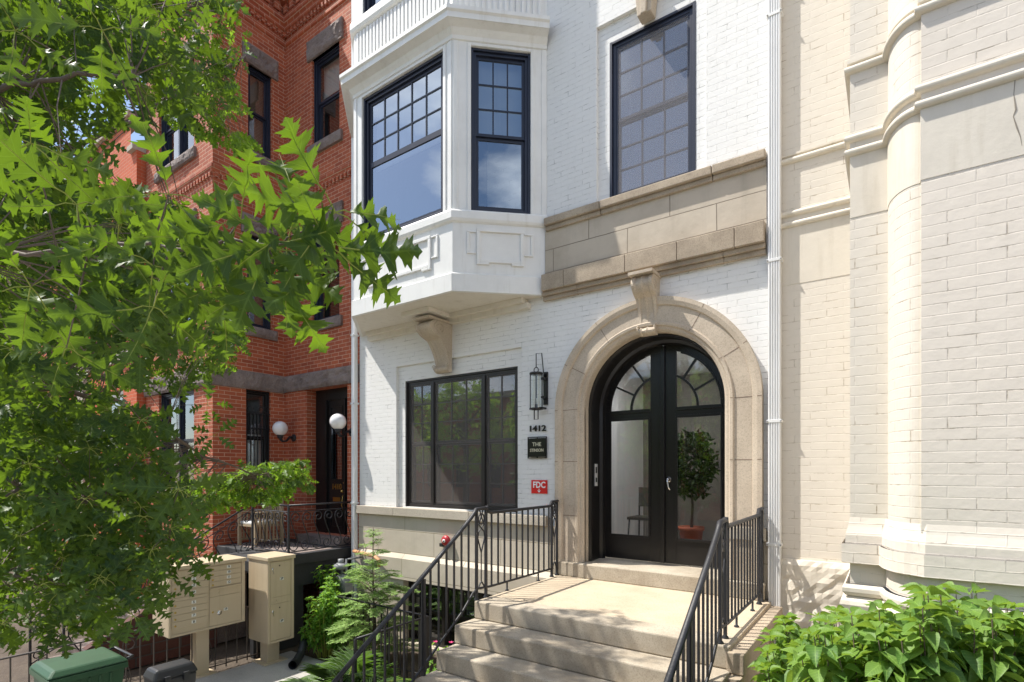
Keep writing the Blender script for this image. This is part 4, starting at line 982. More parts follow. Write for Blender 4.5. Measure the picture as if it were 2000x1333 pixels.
def scroll_rail(label, segs, h=.80, mt='iron', loc=(0, 0, 0)):
    t = thing('scroll_railing', label, 'railing', loc, 'wrought iron scroll railings of the red house')
    for (p, q, n, post) in segs:
        p, q = Vector(p), Vector(q); L_ = math.hypot(q.x-p.x, q.y-p.y); dz = q.z-p.z
        to = lambda u, z: (p.x+(q.x-p.x)*u/L_, p.y+(q.y-p.y)*u/L_, p.z+dz*u/L_+z)
        b = MB(); b.tube([to(0, h), to(L_, h)], .016, 6); b.build('handrail', mt, t)
        b = MB(); b.tube([to(0, h-.10), to(L_, h-.10)], .008, 5); b.build('rail', mt, t); b = MB(); b.tube([to(0, .05), to(L_, .05)], .010, 5); b.build('rail', mt, t)
        for k in range(n):
            u = L_*(k+.5)/n; b = MB(); b.tube(s_scroll(to, u, .06, h-.11, L_/n), .0085, 5); b.build('scroll', mt, t)
        if post: b = MB(); b.box(q.x-.014, q.x+.014, q.y-.014, q.y+.014, q.z-.0, q.z+h); b.build('post', mt, t)
    return t
scroll_rail('black scrolled iron railing round the red house porch and down its stairs', [((-7.9, .04, PZ), (-7.9, -1.22, PZ), 6, 1), ((-7.9, -1.22, PZ), (-8.97, -1.22, PZ), 5, 1), ((-8.97, -1.22, PZ), (-8.97, -3.8, .05), 11, 1)], loc=(-8.5, -1.2, 0))
scroll_rail('far scrolled iron handrail on the left side of the red house stairs', [((-10.02, -1.40, PZ-.05), (-10.02, -3.9, .02), 10, 1)], loc=(-10, -2.5, 0))
# garden armchair on the porch
t = thing('garden_chair', 'weathered wooden slatted armchair with cushion on the red house porch', 'chair', (-9.55, -.72, PZ))
cx_, cy_ = -9.45, -.80
for sx in (-.27, .27):
    for sy in (-.25, .25):
        b = MB(); b.box(cx_+sx-.025, cx_+sx+.025, cy_+sy-.025, cy_+sy+.025, PZ+.004, PZ+(.60 if sy < 0 else .86)); b.build('leg', 'teak', t)
    b = MB(); b.box(cx_+sx-.035, cx_+sx+.035, cy_-.29, cy_+.22, PZ+.60, PZ+.625); b.build('armrest', 'teak', t)
    b = MB()
    for k in range(6): yy = cy_-.17+.065*k; b.box(cx_+sx-.008, cx_+sx+.008, yy-.014, yy+.014, PZ+.12, PZ+.59)
    b.box(cx_+sx-.014, cx_+sx+.014, cy_-.225, cy_+.225, PZ+.10, PZ+.13); b.build('side_slats', 'teak', t)
b = MB(); b.box(cx_-.245, cx_+.245, cy_-.27, cy_+.22, PZ+.36, PZ+.39); b.build('seat', 'teak', t)
b = MB(); b.box(cx_-.235, cx_+.235, cy_-.26, cy_+.20, PZ+.392, PZ+.45); b.build('cushion', 'label_white', t, bevel=.02)
b = MB()
for k in range(8): xx = cx_-.21+.06*k; b.box(xx-.014, xx+.014, cy_+.235, cy_+.255, PZ+.42, PZ+.80)
b.box(cx_-.245, cx_+.245, cy_+.23, cy_+.27, PZ+.80, PZ+.87); b.build('backrest', 'teak', t)
# ------------------------------------------------------------------ orange house further on
OH = thing('orange_house', 'orange brick house with white trim beyond the red brick house', 'house', (-17, -1, 0))
OF = Fr(-20.5, -1.5, 1, 0)
mb = MB(); oh = [(5.5, 6.8, 6.6, 8.4), (2.5, 3.8, 6.6, 8.4), (5.5, 6.8, 2.6, 4.6), (2.5, 3.8, 2.6, 4.6)]
panel(mb, OF, 0, 7.5, -.3, 9.6, oh); panel(mb, OF, 4.6, 7.2, 9.6, 10.4, []); panel(mb, OF, 0, 3.0, 9.6, 10.0, [])
mb.face([(-13.0, -1.5, -.3), (-13.0, 8, -.3), (-13.0, 8, 9.6), (-13.0, -1.5, 9.6)]); mb.build('wall', 'orange_brick', OH, fixn=False)
mb = MB(); mb.lb(OF, 4.5, 7.25, -.25, .08, 10.4, 10.52); mb.lb(OF, 0, 4.5, -.25, .08, 10.0, 10.12); mb.lb(OF, 7.2, 7.5, -.25, .08, 9.6, 9.72); mb.lb(OF, 4.2, 4.65, -.2, .1, -.0, 10.4); mb.lb(OF, 0, 7.5, -.05, .06, 5.2, 5.45)
mb.build('trim', 'sill_stone', OH, bevel=.01)
for h in oh: window(OH, OF, *h, fm='white_paint', top=(1, 1), bot=(1, 1), fw=.09, blind=(.1, 'blind'))
mb = MB(); mb.face([OF(0, 0, 9.6), OF(7.5, 0, 9.6), OF(7.5, -9, 9.6), OF(0, -9, 9.6)]); mb.build('roof', 'roofing', OH, fixn=False)
t = thing('pane_tree_standin', 'small dark tree stand-in placed in the lobby for the tree shape in the right door pane', 'potted plant', (-2.2, 1.7, FLZ))  # pot and tree added indoors to give the tree shape in the door glass
px_, py_ = -2.32, 1.5; random.seed(31); lv = []
mb = MB(); mb.lathe([(0, 0), (.13, 0), (.16, .34), (.18, .34), (.18, .39), (.15, .39), (.15, .33), (0, .33)], (px_, py_, FLZ), n=18); mb.build('pot', 'clay_dark', t)
mb = MB(); mb.tube([(px_, py_, FLZ+.28), (px_+.02, py_, FLZ+.7), (px_-.02, py_, FLZ+1.2)], [.022, .018, .01], 7); mb.build('trunk', 'bark', t)
for k in range(1100): d = rv()*random.uniform(.5, 1); lv.append((Vector((px_+d.x*.36, py_+d.y*.3, FLZ+1.28+d.z*.52))*1, rv(), rv(), random.uniform(.06, .10), random.random(), 0))
leaf_mesh('foliage', 'dark_leaf', [oval_template()], lv, t)
FH = thing('tan_house', 'pale stone townhouse far down the row behind the leaves', 'house', (-25, -1, 0)); FF_ = Fr(-29, -1.3, 1, 0)
fh = [(1.2+2.6*i, 2.4+2.6*i, z, z+1.9) for i in range(3) for z in (2.4, 5.8)]
mb = MB(); panel(mb, FF_, 0, 8.5, -.3, 9.0, fh); mb.face([FF_(8.5, 0, -.3), FF_(8.5, -9, -.3), FF_(8.5, -9, 9), FF_(8.5, 0, 9)]); mb.build('wall', 'base_ashlar', FH, fixn=False)
mb = MB(); mb.lb(FF_, -.1, 8.6, -.3, .25, 9, 9.4); mb.build('cornice', 'sill_stone', FH)
for h in fh: window(FH, FF_, *h, fm='white_paint', top=(1, 1), bot=(1, 1), fw=.08)

#@@YARD
# ------------------------------------------------------------------ mailboxes
def keyhole(b, x, y, z, r=.012): b.lathe([(r, 0), (r, .006), (0, .007)], (x, y, z), (1, 0, 0), 10)
MX = -7.62
t = thing('cluster_mailbox', 'wide tan cluster mailbox with numbered doors on a pedestal', 'mailbox', (-7.9, -2.6, 0))
x1, x0, y0, y1, z0, z1 = MX, MX-.50, -3.08, -2.08, .66, 1.56
mb = MB(); mb.box(x0, x1-.02, y0, y1, z0, z1-.03); mb.box(x1-.02, x1, y0, y0+.03, z0, z1-.03); mb.box(x1-.02, x1, y1-.05, y1, z0, z1-.03); mb.box(x1-.02, x1, y0+.03, y1-.05, z0, z0+.03)
mb.build('cabinet', 'tan_metal', t, bevel=.005)
mb = MB(); mb.box(x0-.015, x1+.02, y0-.015, y1+.015, z1-.03, z1+.02); mb.build('cap', 'tan_metal', t, bevel=.008)
mb = MB(); mb.box(x0+.16, x0+.33, -2.67, -2.50, .01, z0); mb.build('pedestal', 'tan_metal', t, bevel=.004)
mb = MB(); mb.box(x0+.08, x0+.42, -2.76, -2.42, .0, .012); mb.build('base_plate', 'tan_metal', t)
to = lambda yc, zc: (lambda a_, b_, d: (x1-.006+d, yc+a_, zc+b_))
ya, yb, yc_ = y0+.035, (y0+y1)/2-.01, (y0+y1)/2+.01
def mdoor(ya, yb, za, zb, txt, lock=True, tx=.6):
    b = MB(); b.box(x1-.018, x1-.006, ya, yb, za, zb); d = b.build('mail_door', 'tan_metal', t, bevel=.002)
    zc = (za+zb)/2; yl_ = ya+(yb-ya)*tx
    b = MB(); b.box(x1-.006, x1-.0045, yl_-.028, yl_+.028, zc-.020, zc+.020); b.build('number_label', 'label_white', d)
    text('number', txt, .042, to(yl_, zc), 'label_black', d, d=.002, ext=.0008, bold=.0012)
    if lock: b = MB(); keyhole(b, x1-.006, ya+.04, zc-.01, .013); b.build('lock', 'brass', d)
zt = z1-.045; hh = .088
rows = [zt-hh*i for i in range(5)]
for i in range(4): mdoor(ya, yb-.006, zt-hh*(i+1)+.004, zt-hh*i, str(i+1)); 
b = MB(); b.box(x1-.018, x1-.007, ya, yb-.006, zt-hh*4-.042, zt-hh*4-.002); b.build('divider', 'tan_metal', t)
zt2 = zt-hh*4-.046
for i in range(4): mdoor(ya, yb-.006, zt2-hh*(i+1)+.004, zt2-hh*i, str(i+5))
for i in range(4): mdoor(yc_, y1-.055, zt-hh*.82*(i+1)+.004, zt-hh*.82*i, str(i+9))
zp = zt-hh*.82*4-.01
b = MB(); b.box(x1-.02, x1+.012, yc_, y1-.055, zp-.018, zp); b.build('ledge', 'tan_metal', t)
b = MB(); b.box(x1-.018, x1-.007, yc_, y1-.055, zp-.12, zp-.022); keyhole(b, x1-.007, yc_+.12, zp-.07); b.build('outgoing_slot', 'tan_metal', t)
mdoor(yc_, y1-.055, z0+.035, zp-.125, '1P', True, .5)
b = MB(); keyhole(b, x1-.006, yc_+.13, z0+.20, .032); b.build('lock', 'chrome', t)
t = thing('parcel_locker', 'narrow tan parcel locker with two doors, nearer the red house porch', 'mailbox', (-7.5, -1.7, 0))
x1, x0, y0, y1, z0, z1 = -7.28, -7.80, -1.93, -1.52, .34, 1.56
mb = MB(); mb.box(x0, x1-.02, y0, y1, z0, z1-.03); mb.box(x1-.02, x1, y0, y0+.035, z0, z1-.03); mb.box(x1-.02, x1, y1-.045, y1, z0, z1-.03); mb.box(x1-.02, x1, y0+.035, y1-.045, z0, z0+.03)
mb.build('cabinet', 'tan_metal', t, bevel=.005)
mb = MB(); mb.box(x0-.015, x1+.02, y0-.015, y1+.015, z1-.03, z1+.025); mb.build('cap', 'tan_metal', t, bevel=.008)
mb = MB(); mb.box(-7.66, -7.47, -1.83, -1.64, .01, z0); mb.build('pedestal', 'tan_metal', t, bevel=.004)
mb = MB(); mb.box(-7.74, -7.39, -1.92, -1.55, .0, .018); mb.build('base_plate', 'tan_metal', t)
zm = z0+.60
def pdoor(za, zb, txt):
    b = MB(); b.box(x1-.018, x1-.005, y0+.04, y1-.05, za, zb); d = b.build('parcel_door', 'tan_metal', t, bevel=.002); zc = (za+zb)/2
    b = MB(); b.box(x1-.005, x1-.0035, -1.745, -1.685, zc-.022, zc+.022); b.build('number_label', 'label_white', d)
    text('number', txt, .045, lambda a_, b_, d_: (x1-.0045+d_, -1.715+a_, zc+b_), 'label_black', d, d=.002, ext=.0008, bold=.0012)
    b = MB(); keyhole(b, x1-.005, y0+.075, zb-.10, .016); b.tube([(x1+.004, y0+.078, zb-.11), (x1+.006, y0+.085, zb-.17)], .005, 5); b.build('lock', 'chrome', d)
    b = MB(); keyhole(b, x1-.005, -1.75, zb-.06, .011); b.build('keyhole', 'tan_dark', d)
pdoor(zm+.06, z1-.05, '2P'); pdoor(z0+.04, zm-.04, '3P')
b = MB(); b.box(x1-.018, x1-.006, y0+.04, y1-.05, zm-.036, zm+.056); keyhole(b, x1-.006, -1.79, zm+.01, .010); b.build('divider', 'tan_metal', t)
# ---- low iron fence of the red house yard (behind the mailboxes)
t = thing('yard_fence', 'low rusty iron fence with curled panels behind the mailboxes', 'fence', (-7.85, -3, 0))
fx = -7.95+.0; fx = -7.84
b = MB(); b.tube([(fx-.0, -1.55, .80), (fx, -4.9, .80)], .012, 6); b.build('top_rail', 'rusty_iron', t); b = MB(); b.tube([(fx, -1.55, .06), (fx, -4.9, .06)], .010, 6); b.build('bottom_rail', 'rusty_iron', t)
k = 0; y = -1.62
while y > -4.9:
    b = MB(); b.box(fx-.007, fx+.007, y-.007, y+.007, .01, .80); b.build('picket', 'rusty_iron', t); y -= .155
for y in (-2.47, -3.40-.15+.155*.5, -4.3):
    b = MB(); b.tube(s_scroll(lambda u, z: (fx, y+u, z), 0, .12, .72, .12, -1), .007, 5); b.build('scroll', 'rusty_iron', t)
# ---- wheelie bin
def wheelie(px, label):
    x, y = -6.84, -4.24; t = thing('wheelie_bin', label, 'bin', (x, y, 0)); mb = MB()
    mb.hexa([(x-.22, y-.24, .05), (x+.22, y-.24, .05), (x+.22, y+.24, .05), (x-.22, y+.24, .05), (x-.28, y-.31, .82), (x+.28, y-.31, .82), (x+.28, y+.31, .82), (x-.28, y+.31, .82)]); mb.box(x-.30, x+.30, y-.33, y+.33, .77, .83)
    for k in range(-2, 3): mb.hexa([(x+.222, y+k*.09-.01, .1), (x+.235, y+k*.09-.01, .1), (x+.235, y+k*.09+.01, .1), (x+.222, y+k*.09+.01, .1), (x+.275, y+k*.09-.01, .76), (x+.288, y+k*.09-.01, .76), (x+.288, y+k*.09+.01, .76), (x+.275, y+k*.09+.01, .76)])
    mb.build('body', 'green_plastic', t, bevel=.015)
    mb = MB(); mb.hexa([(x-.31, y-.34, .835), (x+.31, y-.34, .835), (x+.31, y+.34, .835), (x-.31, y+.34, .835), (x-.25, y-.28, .90), (x+.25, y-.28, .90), (x+.25, y+.28, .90), (x-.25, y+.28, .90)]); mb.build('lid', 'green_plastic', t, bevel=.02)
    for s in (-1, 1): mb = MB(); mb.lathe([(0, -.03), (.10, -.03), (.10, .03), (0, .03)], (x+s*.2, y+.26, .10), (1, 0, 0), 16); mb.build('wheel', 'black_plastic', t)
    mb = MB(); mb.tube([(x-.24, y+.33, .85), (x-.24, y+.39, .86), (x+.24, y+.39, .86), (x+.24, y+.33, .85)], .014, 6); mb.build('handle', 'black_plastic', t)
wheelie(0, 'dark green wheeled bin under the oak leaves at the bottom left')
x, y = -6.92, -3.35; t = thing('black_box', 'black plastic lidded box on the ground in front of the yard fence', 'box', (x, y, 0))
mb = MB(); mb.hexa([(x-.12, y-.2, 0), (x+.12, y-.2, 0), (x+.12, y+.2, 0), (x-.12, y+.2, 0), (x-.15, y-.23, .44), (x+.15, y-.23, .44), (x+.15, y+.23, .44), (x-.15, y+.23, .44)]); mb.build('body', 'black_plastic', t, bevel=.02)
mb = MB(); mb.hexa([(x-.17, y-.25, .44), (x+.17, y-.25, .44), (x+.17, y+.25, .44), (x-.17, y+.25, .44), (x-.12, y-.20, .56), (x+.12, y-.20, .56), (x+.12, y+.20, .56), (x-.12, y+.20, .56)]); mb.build('lid', 'black_plastic', t, bevel=.03)
for s in (-.1, .1): mb = MB(); mb.box(x+.155, x+.185, y+s-.03, y+s+.03, .38, .48); mb.build('latch', 'black_plastic', t, bevel=.004)
# ---- black drain pipe on the ground
mb = MB(); pts = [(-7.45, -1.25, .30), (-7.35, -1.30, .30), (-7.22, -1.40, .24), (-7.12, -1.52, .12), (-7.02, -1.66, .07), (-6.93, -1.78, .07)]
pp = []; rr = []
for i in range(len(pts)-1):
    for k in range(6):
        a_ = Vector(pts[i]).lerp(Vector(pts[i+1]), k/6); pp.append(a_); rr.append(.055+.008*(k % 2))
mb.tube(pp, rr, 12, cap=False); o = mb.build('drain_pipe', 'black_plastic'); tag(o, 'black ribbed drain pipe ending on the pavement beside the parcel locker', 'pipe')
# ---- gas meter and pipe
t = thing('gas_meter', 'grey gas meter with pipes at the foot of the slim downspout', 'meter', (-7.55, -.3, .7))
mx_, my_ = -7.62, -.42
mb = MB(); mb.lathe([(0, -.10), (.12, -.10), (.14, -.06), (.14, .06), (.12, .10), (0, .10)], (mx_+.06, my_, .95), (0, 1, 0), 20); mb.box(mx_-.09, mx_+.21, my_-.08, my_+.08, .78, .90); mb.build('body', 'grey_metal', t, bevel=.01)
mb = MB(); mb.lathe([(0, -.05), (.10, -.05), (.12, -.02), (.12, .02), (.08, .05), (0, .06)], (mx_+.02, my_-.02, 1.22), (0, 0, 1), 20); mb.lathe([(0, -.02), (.05, -.02), (.05, .06), (0, .06)], (mx_+.02, my_-.02, 1.28), (0, 0, 1), 12); mb.build('regulator', 'grey_metal', t)
mb = MB(); mb.tube([(mx_-.2, my_, 1.22), (mx_+.02, my_, 1.22), (mx_+.02, my_, 1.0)], .022, 8); mb.tube([(mx_+.14, my_, .95), (mx_+.14, my_, 1.34), (mx_+.14, -.05, 1.34)], .02, 8); mb.tube([(mx_-.18, my_, 1.22), (mx_-.18, my_, .0)], .022, 8); mb.build('pipework', 'grey_metal', t)
mb = MB(); mb.tube([(-7.62, -.16, 1.44), (-7.1, -.16, 1.40), (-6.95, -.17, 1.34), (-6.93, -.2, 1.24)], .032, 10); o = mb.build('clay_pipe', 'clay_pipe'); tag(o, 'orange tan pipe running along the pale stone base near the gas meter', 'pipe')
# ---- areaway railing
t = thing('areaway_railing', 'low black iron railing round the sunken area behind the small conifer', 'railing', (-6, -1, 0))
def arail(p, q, n, z=.90):
    p, q = Vector(p), Vector(q); b = MB(); b.tube([p+Vector((0, 0, z)), q+Vector((0, 0, z))], .014, 6); b.build('handrail', 'iron', t)
    b = MB(); b.tube([p+Vector((0, 0, .1)), q+Vector((0, 0, .1))], .009, 5); b.build('bottom_rail', 'iron', t)
    for k in range(n+1):
        c = p.lerp(q, k/n); r = .014 if k in (0, n) else .007; b = MB(); b.box(c.x-r, c.x+r, c.y-r, c.y+r, 0, z); b.build('baluster', 'iron', t)
arail((-7.40, -.98, 0), (-5.02, -1.02, 0), 18); arail((-5.02, -1.05, 0), (-5.02, -2.2, 0), 9)
# ------------------------------------------------------------------ plants
TP = [oak_fine(2), oak_template(True), oak_fine(1)]; OV = [oval_template(.33)]
def stems_plant(name, label, cat, base, stems, mat_, leaf, group=None, seed=1, stemr=.006, stemmat='twig_bark', kind_leaves='leaves', wd=None, whorl=3, step=.10, droop=.25, tipn=5, node=None, rnd=.25):
    random.seed(seed); t = thing(name, label, cat, base, group); lv = []; sb = MB()
    for (p0, p1, n) in stems:
        p0, p1 = Vector(p0), Vector(p1); ln_ = (p1-p0).length; mid = (p0+p1)/2+Vector((random.uniform(-.06, .06), random.uniform(-.06, .06), .04))
        cur = [((1-t_)**2)*p0+2*(1-t_)*t_*mid+t_*t_*p1 for t_ in [k/6 for k in range(7)]]; sb.tube(cur, [stemr*(1-.1*k) for k in range(7)], 5)
        k = 0; s = 0
        for q in range(n):
            f = max(.05, 1-(q/n*.75 if node is None else q*node/ln_)); idx = f*6; i = min(5, int(idx)); c = cur[i].lerp(cur[i+1], idx-i); d = (cur[i+1]-cur[i]).normalized()
            a0 = random.uniform(0, 6.28) if q == 0 else a0+1.57
            nl = tipn if q == 0 else whorl
            for j in range(nl):
                a_ = a0+2*math.pi*j/nl+random.uniform(-.3, .3); side = d.orthogonal().normalized(); side = Matrix.Rotation(a_, 3, d)@side
                up = .55 if q == 0 else .15
                ax = (side+d*up+Vector((0, 0, -droop*(1 if q else .2)))).normalized(); nr = (d*.8+Vector((0, 0, .6))+rv()*rnd).normalized()
                lv.append((c+side*.012, ax, nr, leaf*random.uniform(.7, 1.15)*(.75 if q == 0 else 1), random.random() if q else random.uniform(.6, 1), 0))
    leaf_mesh(kind_leaves, mat_, OV, lv, t); sb.build('stems', stemmat, t); return t
random.seed(11); stems = []
for k in range(360):
    px = random.uniform(1490, 2080); 
    lim = 1185+ (0 if px > 1560 else 25) + random.uniform(-30, 90)*1.0
    if 1800 < px < 1900: lim -= 30
    if random.random() < .5: lim += random.uniform(0, 130)
    tt = random.uniform(2.5, 3.9) if px < 1700 else random.uniform(2.3, 3.4)
    if px < 1560: tt = random.uniform(3.2, 4.1)
    p1 = att(px, lim+26, tt)
    p1.x = max(p1.x, -1.02+.0)
    p0 = Vector((p1.x*.55+.25, p1.y*.5-1.5+random.uniform(-.2, .2), .0)); p0 = p0.lerp(Vector((p1.x, p1.y, .6)), .35)
    stems.append((p0, p1, 7))
stems_plant('hydrangea_shrub', 'big leafy green shrub in front of the cream house', 'shrub', (.3, -2.9, 0), stems, 'hydrangea_leaf', .108, seed=12, whorl=2, tipn=4, node=.052, rnd=.65, droop=.45)
stems = []
random.seed(5)
for k in range(60):
    a_ = random.uniform(0, 6.28); r = random.uniform(0, .42); bx, by = -7.05, -1.12
    h = random.uniform(.55, 1.22)*(1-.35*(r/.42)**2); stems.append(((bx+r*.3*math.cos(a_), by+r*.3*math.sin(a_), 0), (bx+r*math.cos(a_), by+r*.8*math.sin(a_), h), 8))
stems_plant('leafy_bush', 'bright green leafy bush beside the parcel locker', 'shrub', (-7.05, -1.12, 0), stems, 'garden_leaf', .085, seed=6, whorl=3, tipn=4, stemmat='petiole')
stems = [((-7.55, -.62, .6), (-7.75+random.uniform(-.15, .3), -.62+random.uniform(-.2, .1), random.uniform(.95, 1.25)), 6) for k in range(14)]
stems_plant('vine', 'small bright vine growing out of the dark opening under the porch', 'vine', (-7.6, -.6, 0), stems, 'garden_leaf', .08, seed=7, whorl=3, tipn=4, stemmat='petiole')
# small conifer
random.seed(3); t = thing('conifer_sapling', 'small feathery green conifer in front of the basement window', 'tree', (-6.2, -.95, 0))
bx, by = -6.22, -.92; mb = MB(); mb.tube([(bx, by, 0), (bx+.02, by, .7), (bx-.01, by, 1.4), (bx, by, 2.0)], [.022, .017, .010, .004], 8); mb.build('trunk', 'bark', t)
lv = []; bb = MB(); NEED = (np.array([(-.10, 0, 0), (.10, 0, 0), (.16, .45, .02), (.04, 1, 0), (-.04, 1, 0), (-.16, .45, .02)]), [(0, 1, 2, 3, 4, 5)])
z = .1
while z < 1.98:
    n = 5 if z < 1.2 else (3 if z < 1.6 else 3); L0 = (.62 if z < .9 else .62*(2.02-z)/1.12)
    for j in range(n):
        a_ = random.uniform(0, 6.28); l_ = L0*random.uniform(.65, 1.1)+.04; d = Vector((math.cos(a_), math.sin(a_), random.uniform(-.05, .7))); p0 = Vector((bx, by, z)); p1 = p0+d*l_*.6; p2 = p0+Vector((d.x*l_, d.y*l_, d.z*l_*.6-.03))
        bb.tube([p0, p1, p2], [.006, .004, .002], 4)
        m_ = int(l_/.025)+3
        for q in range(m_):
            f = .15+.85*q/m_; c = p0.lerp(p1, f*2) if f < .5 else p1.lerp(p2, f*2-1); dd = (p2-p0).normalized()
            for s in (-1, 1):
                sd_ = dd.cross(Vector((0, 0, 1))).normalized()*s; sl = (.13*(1.1-f)+.03)*random.uniform(.8, 1.2); ax = (dd*.8+sd_+rv()*.15).normalized()
                for w__ in range(4):
                    c2 = c+ax*sl*w__/4; ax2 = (ax+sd_*random.uniform(-.9, .9)+Vector((0, 0, random.uniform(-.3, .1)))).normalized(); lv.append((c2, ax2, Vector((0, 0, 1))+rv()*.4, .04, random.random(), 0))
    z += .055 if z < 1.3 else .09
leaf_mesh('foliage', 'cedar_leaf', [NEED], lv, t); bb.build('branches', 'twig_bark', t)
# palm
random.seed(9); t = thing('palm', 'low palm with long feather fronds at the foot of the stair railing', 'palm', (-5.0, -2.5, 0)); lv = []; bb = MB(); bx, by = -5.10, -2.30
BL = (np.array([(-.018, 0, 0), (.018, 0, 0), (.026, .45, -.01), (0, 1, -.14), (-.026, .45, -.01)]), [(0, 1, 2, 3, 4)])
for j in range(15):
    a_ = j*2.4+random.uniform(-.2, .2); el = random.uniform(.6, 1.35); l_ = random.uniform(1.0, 1.4); P = []
    for q in range(13):
        s = q/12*l_; P.append(Vector((bx+math.cos(a_)*s*math.cos(el), by+math.sin(a_)*s*math.cos(el), .12+s*math.sin(el)-.42*s*s)))
    bb.tube(P, [.010*(1-.07*q) for q in range(13)], 5)
    for q in range(8, 36):
        f = q/36*12; i = min(11, int(f)); c = P[i].lerp(P[i+1], f-i); d = (P[i+1]-P[i]).normalized(); sdv = d.cross(Vector((0, 0, 1))).normalized()
        for s in (-1, 1):
            ax = (sdv*s+d*.75+Vector((0, 0, -.12))).normalized(); lv.append((c, ax, Vector((0, 0, 1))+rv()*.15, .36*math.sin(math.pi*(.12+.8*q/36))+.05, random.random(), 0))
leaf_mesh('fronds', 'palm_leaf', [BL], lv, t); bb.build('frond_stems', 'petiole', t)
# flowering pot plants below the railing
random.seed(8)
for (x, y, lab, cm) in ((-4.25, -1.35, 'dark leafy pot plant with pink flowers behind the railing', 'pink_petal'),):
    stems = [((x, y, .25), (x+random.uniform(-.3, .3), y+random.uniform(-.3, .3), random.uniform(.35, .75)), 5) for _ in range(22)]
    t = stems_plant('flower_pot', lab, 'pot plant', (x, y, 0), stems, 'garden_leaf', .06, seed=21, stemmat='petiole')
    mb = MB(); mb.lathe([(0, 0), (.13, 0), (.17, .27), (.19, .27), (.19, .31), (.15, .31), (.15, .26), (0, .26)], (x, y, 0), n=20); mb.build('pot', 'clay_pipe', t)
    mb = MB()
    for k in range(14):
        c = Vector((x+random.uniform(-.28, .28), y+random.uniform(-.28, .28), random.uniform(.5, .8)))
        for q in range(6):
            a_ = q*1.05; d = Vector((math.cos(a_), math.sin(a_), .5)); e_ = Vector((-math.sin(a_), math.cos(a_), 0)); mb.face([c, c+d*.02+e_*.012, c+d*.035, c+d*.02-e_*.012])
    mb.build('flowers', cm, t, fixn=False)

#@@OAK
# ------------------------------------------------------------------ oak
random.seed(42)
OT = thing('oak_tree', 'oak tree with big lobed leaves reaching in from the left', 'tree', (-4.4, -7.6, 0))
trunk = [Vector((-4.4, -7.6, 0)), Vector((-4.45, -7.55, 1.5)), Vector((-4.4, -7.4, 3.2)), Vector((-4.5, -7.3, 5.2)), Vector((-4.6, -7.2, 7.5))]
mb = MB(); mb.tube(trunk, [.22, .17, .15, .11, .05], 12); mb.build('trunk', 'bark', OT)
limbs = []
def limb(pts, r0, r1=.006):
    pts = [Vector(p) for p in pts]; out = []
    for i in range(len(pts)-1):
        for k in range(5):
            out.append(pts[i].lerp(pts[i+1], k/5)+rv()*.015)
    out.append(pts[-1]); n = len(out); limbs.append(out)
    b = MB(); b.tube(out, [r0+(r1-r0)*(i/(n-1))**.8 for i in range(n)], 7); b.build('branch', 'twig_bark', OT)
limb([trunk[2], (-3.2, -6.6, 3.0), att(-60, 500, 1.9), att(150, 490, 1.55), att(330, 480, 1.42), att(520, 470, 1.34), att(650, 450, 1.31)], .011, .002)
limb([trunk[2], (-4.2, -6.2, 3.4), att(60, 330, 3.4), att(250, 240, 4.0), att(400, 150, 4.8), att(480, 110, 5.2)], .030)
limb([trunk[3], (-4.3, -6.0, 5.2), att(150, 80, 3.6), att(300, 40, 4.4), att(430, 20, 5.0)], .030)
limb([trunk[2], (-4.2, -6.3, 3.0), att(20, 640, 3.2), att(200, 620, 4.0), att(380, 640, 5.2), att(470, 620, 5.8)], .028)
limb([trunk[1], (-4.1, -6.4, 2.4), att(-30, 740, 2.9), att(100, 760, 3.0), att(250, 790, 3.4), att(400, 890, 4.6), att(500, 930, 5.8), att(590, 905, 6.3)], .028, .004)
limb([trunk[1], (-4.0, -6.4, 2.0), att(40, 960, 3.0), att(180, 980, 3.0), att(300, 1040, 3.1), att(380, 1085, 3.2)], .022)
limb([trunk[2], (-3.6, -6.7, 3.4), att(-40, 180, 2.3), att(120, 150, 2.2), att(260, 150, 2.3)], .02)
limb([trunk[1], (-3.9, -6.6, 1.9), att(0, 1120, 3.0), att(120, 1140, 3.0), att(230, 1180, 3.0)], .02)
LP = [p for l_ in limbs for p in l_[4:]]
leaves = []; ylv = []; tw = MB(); pet = MB()
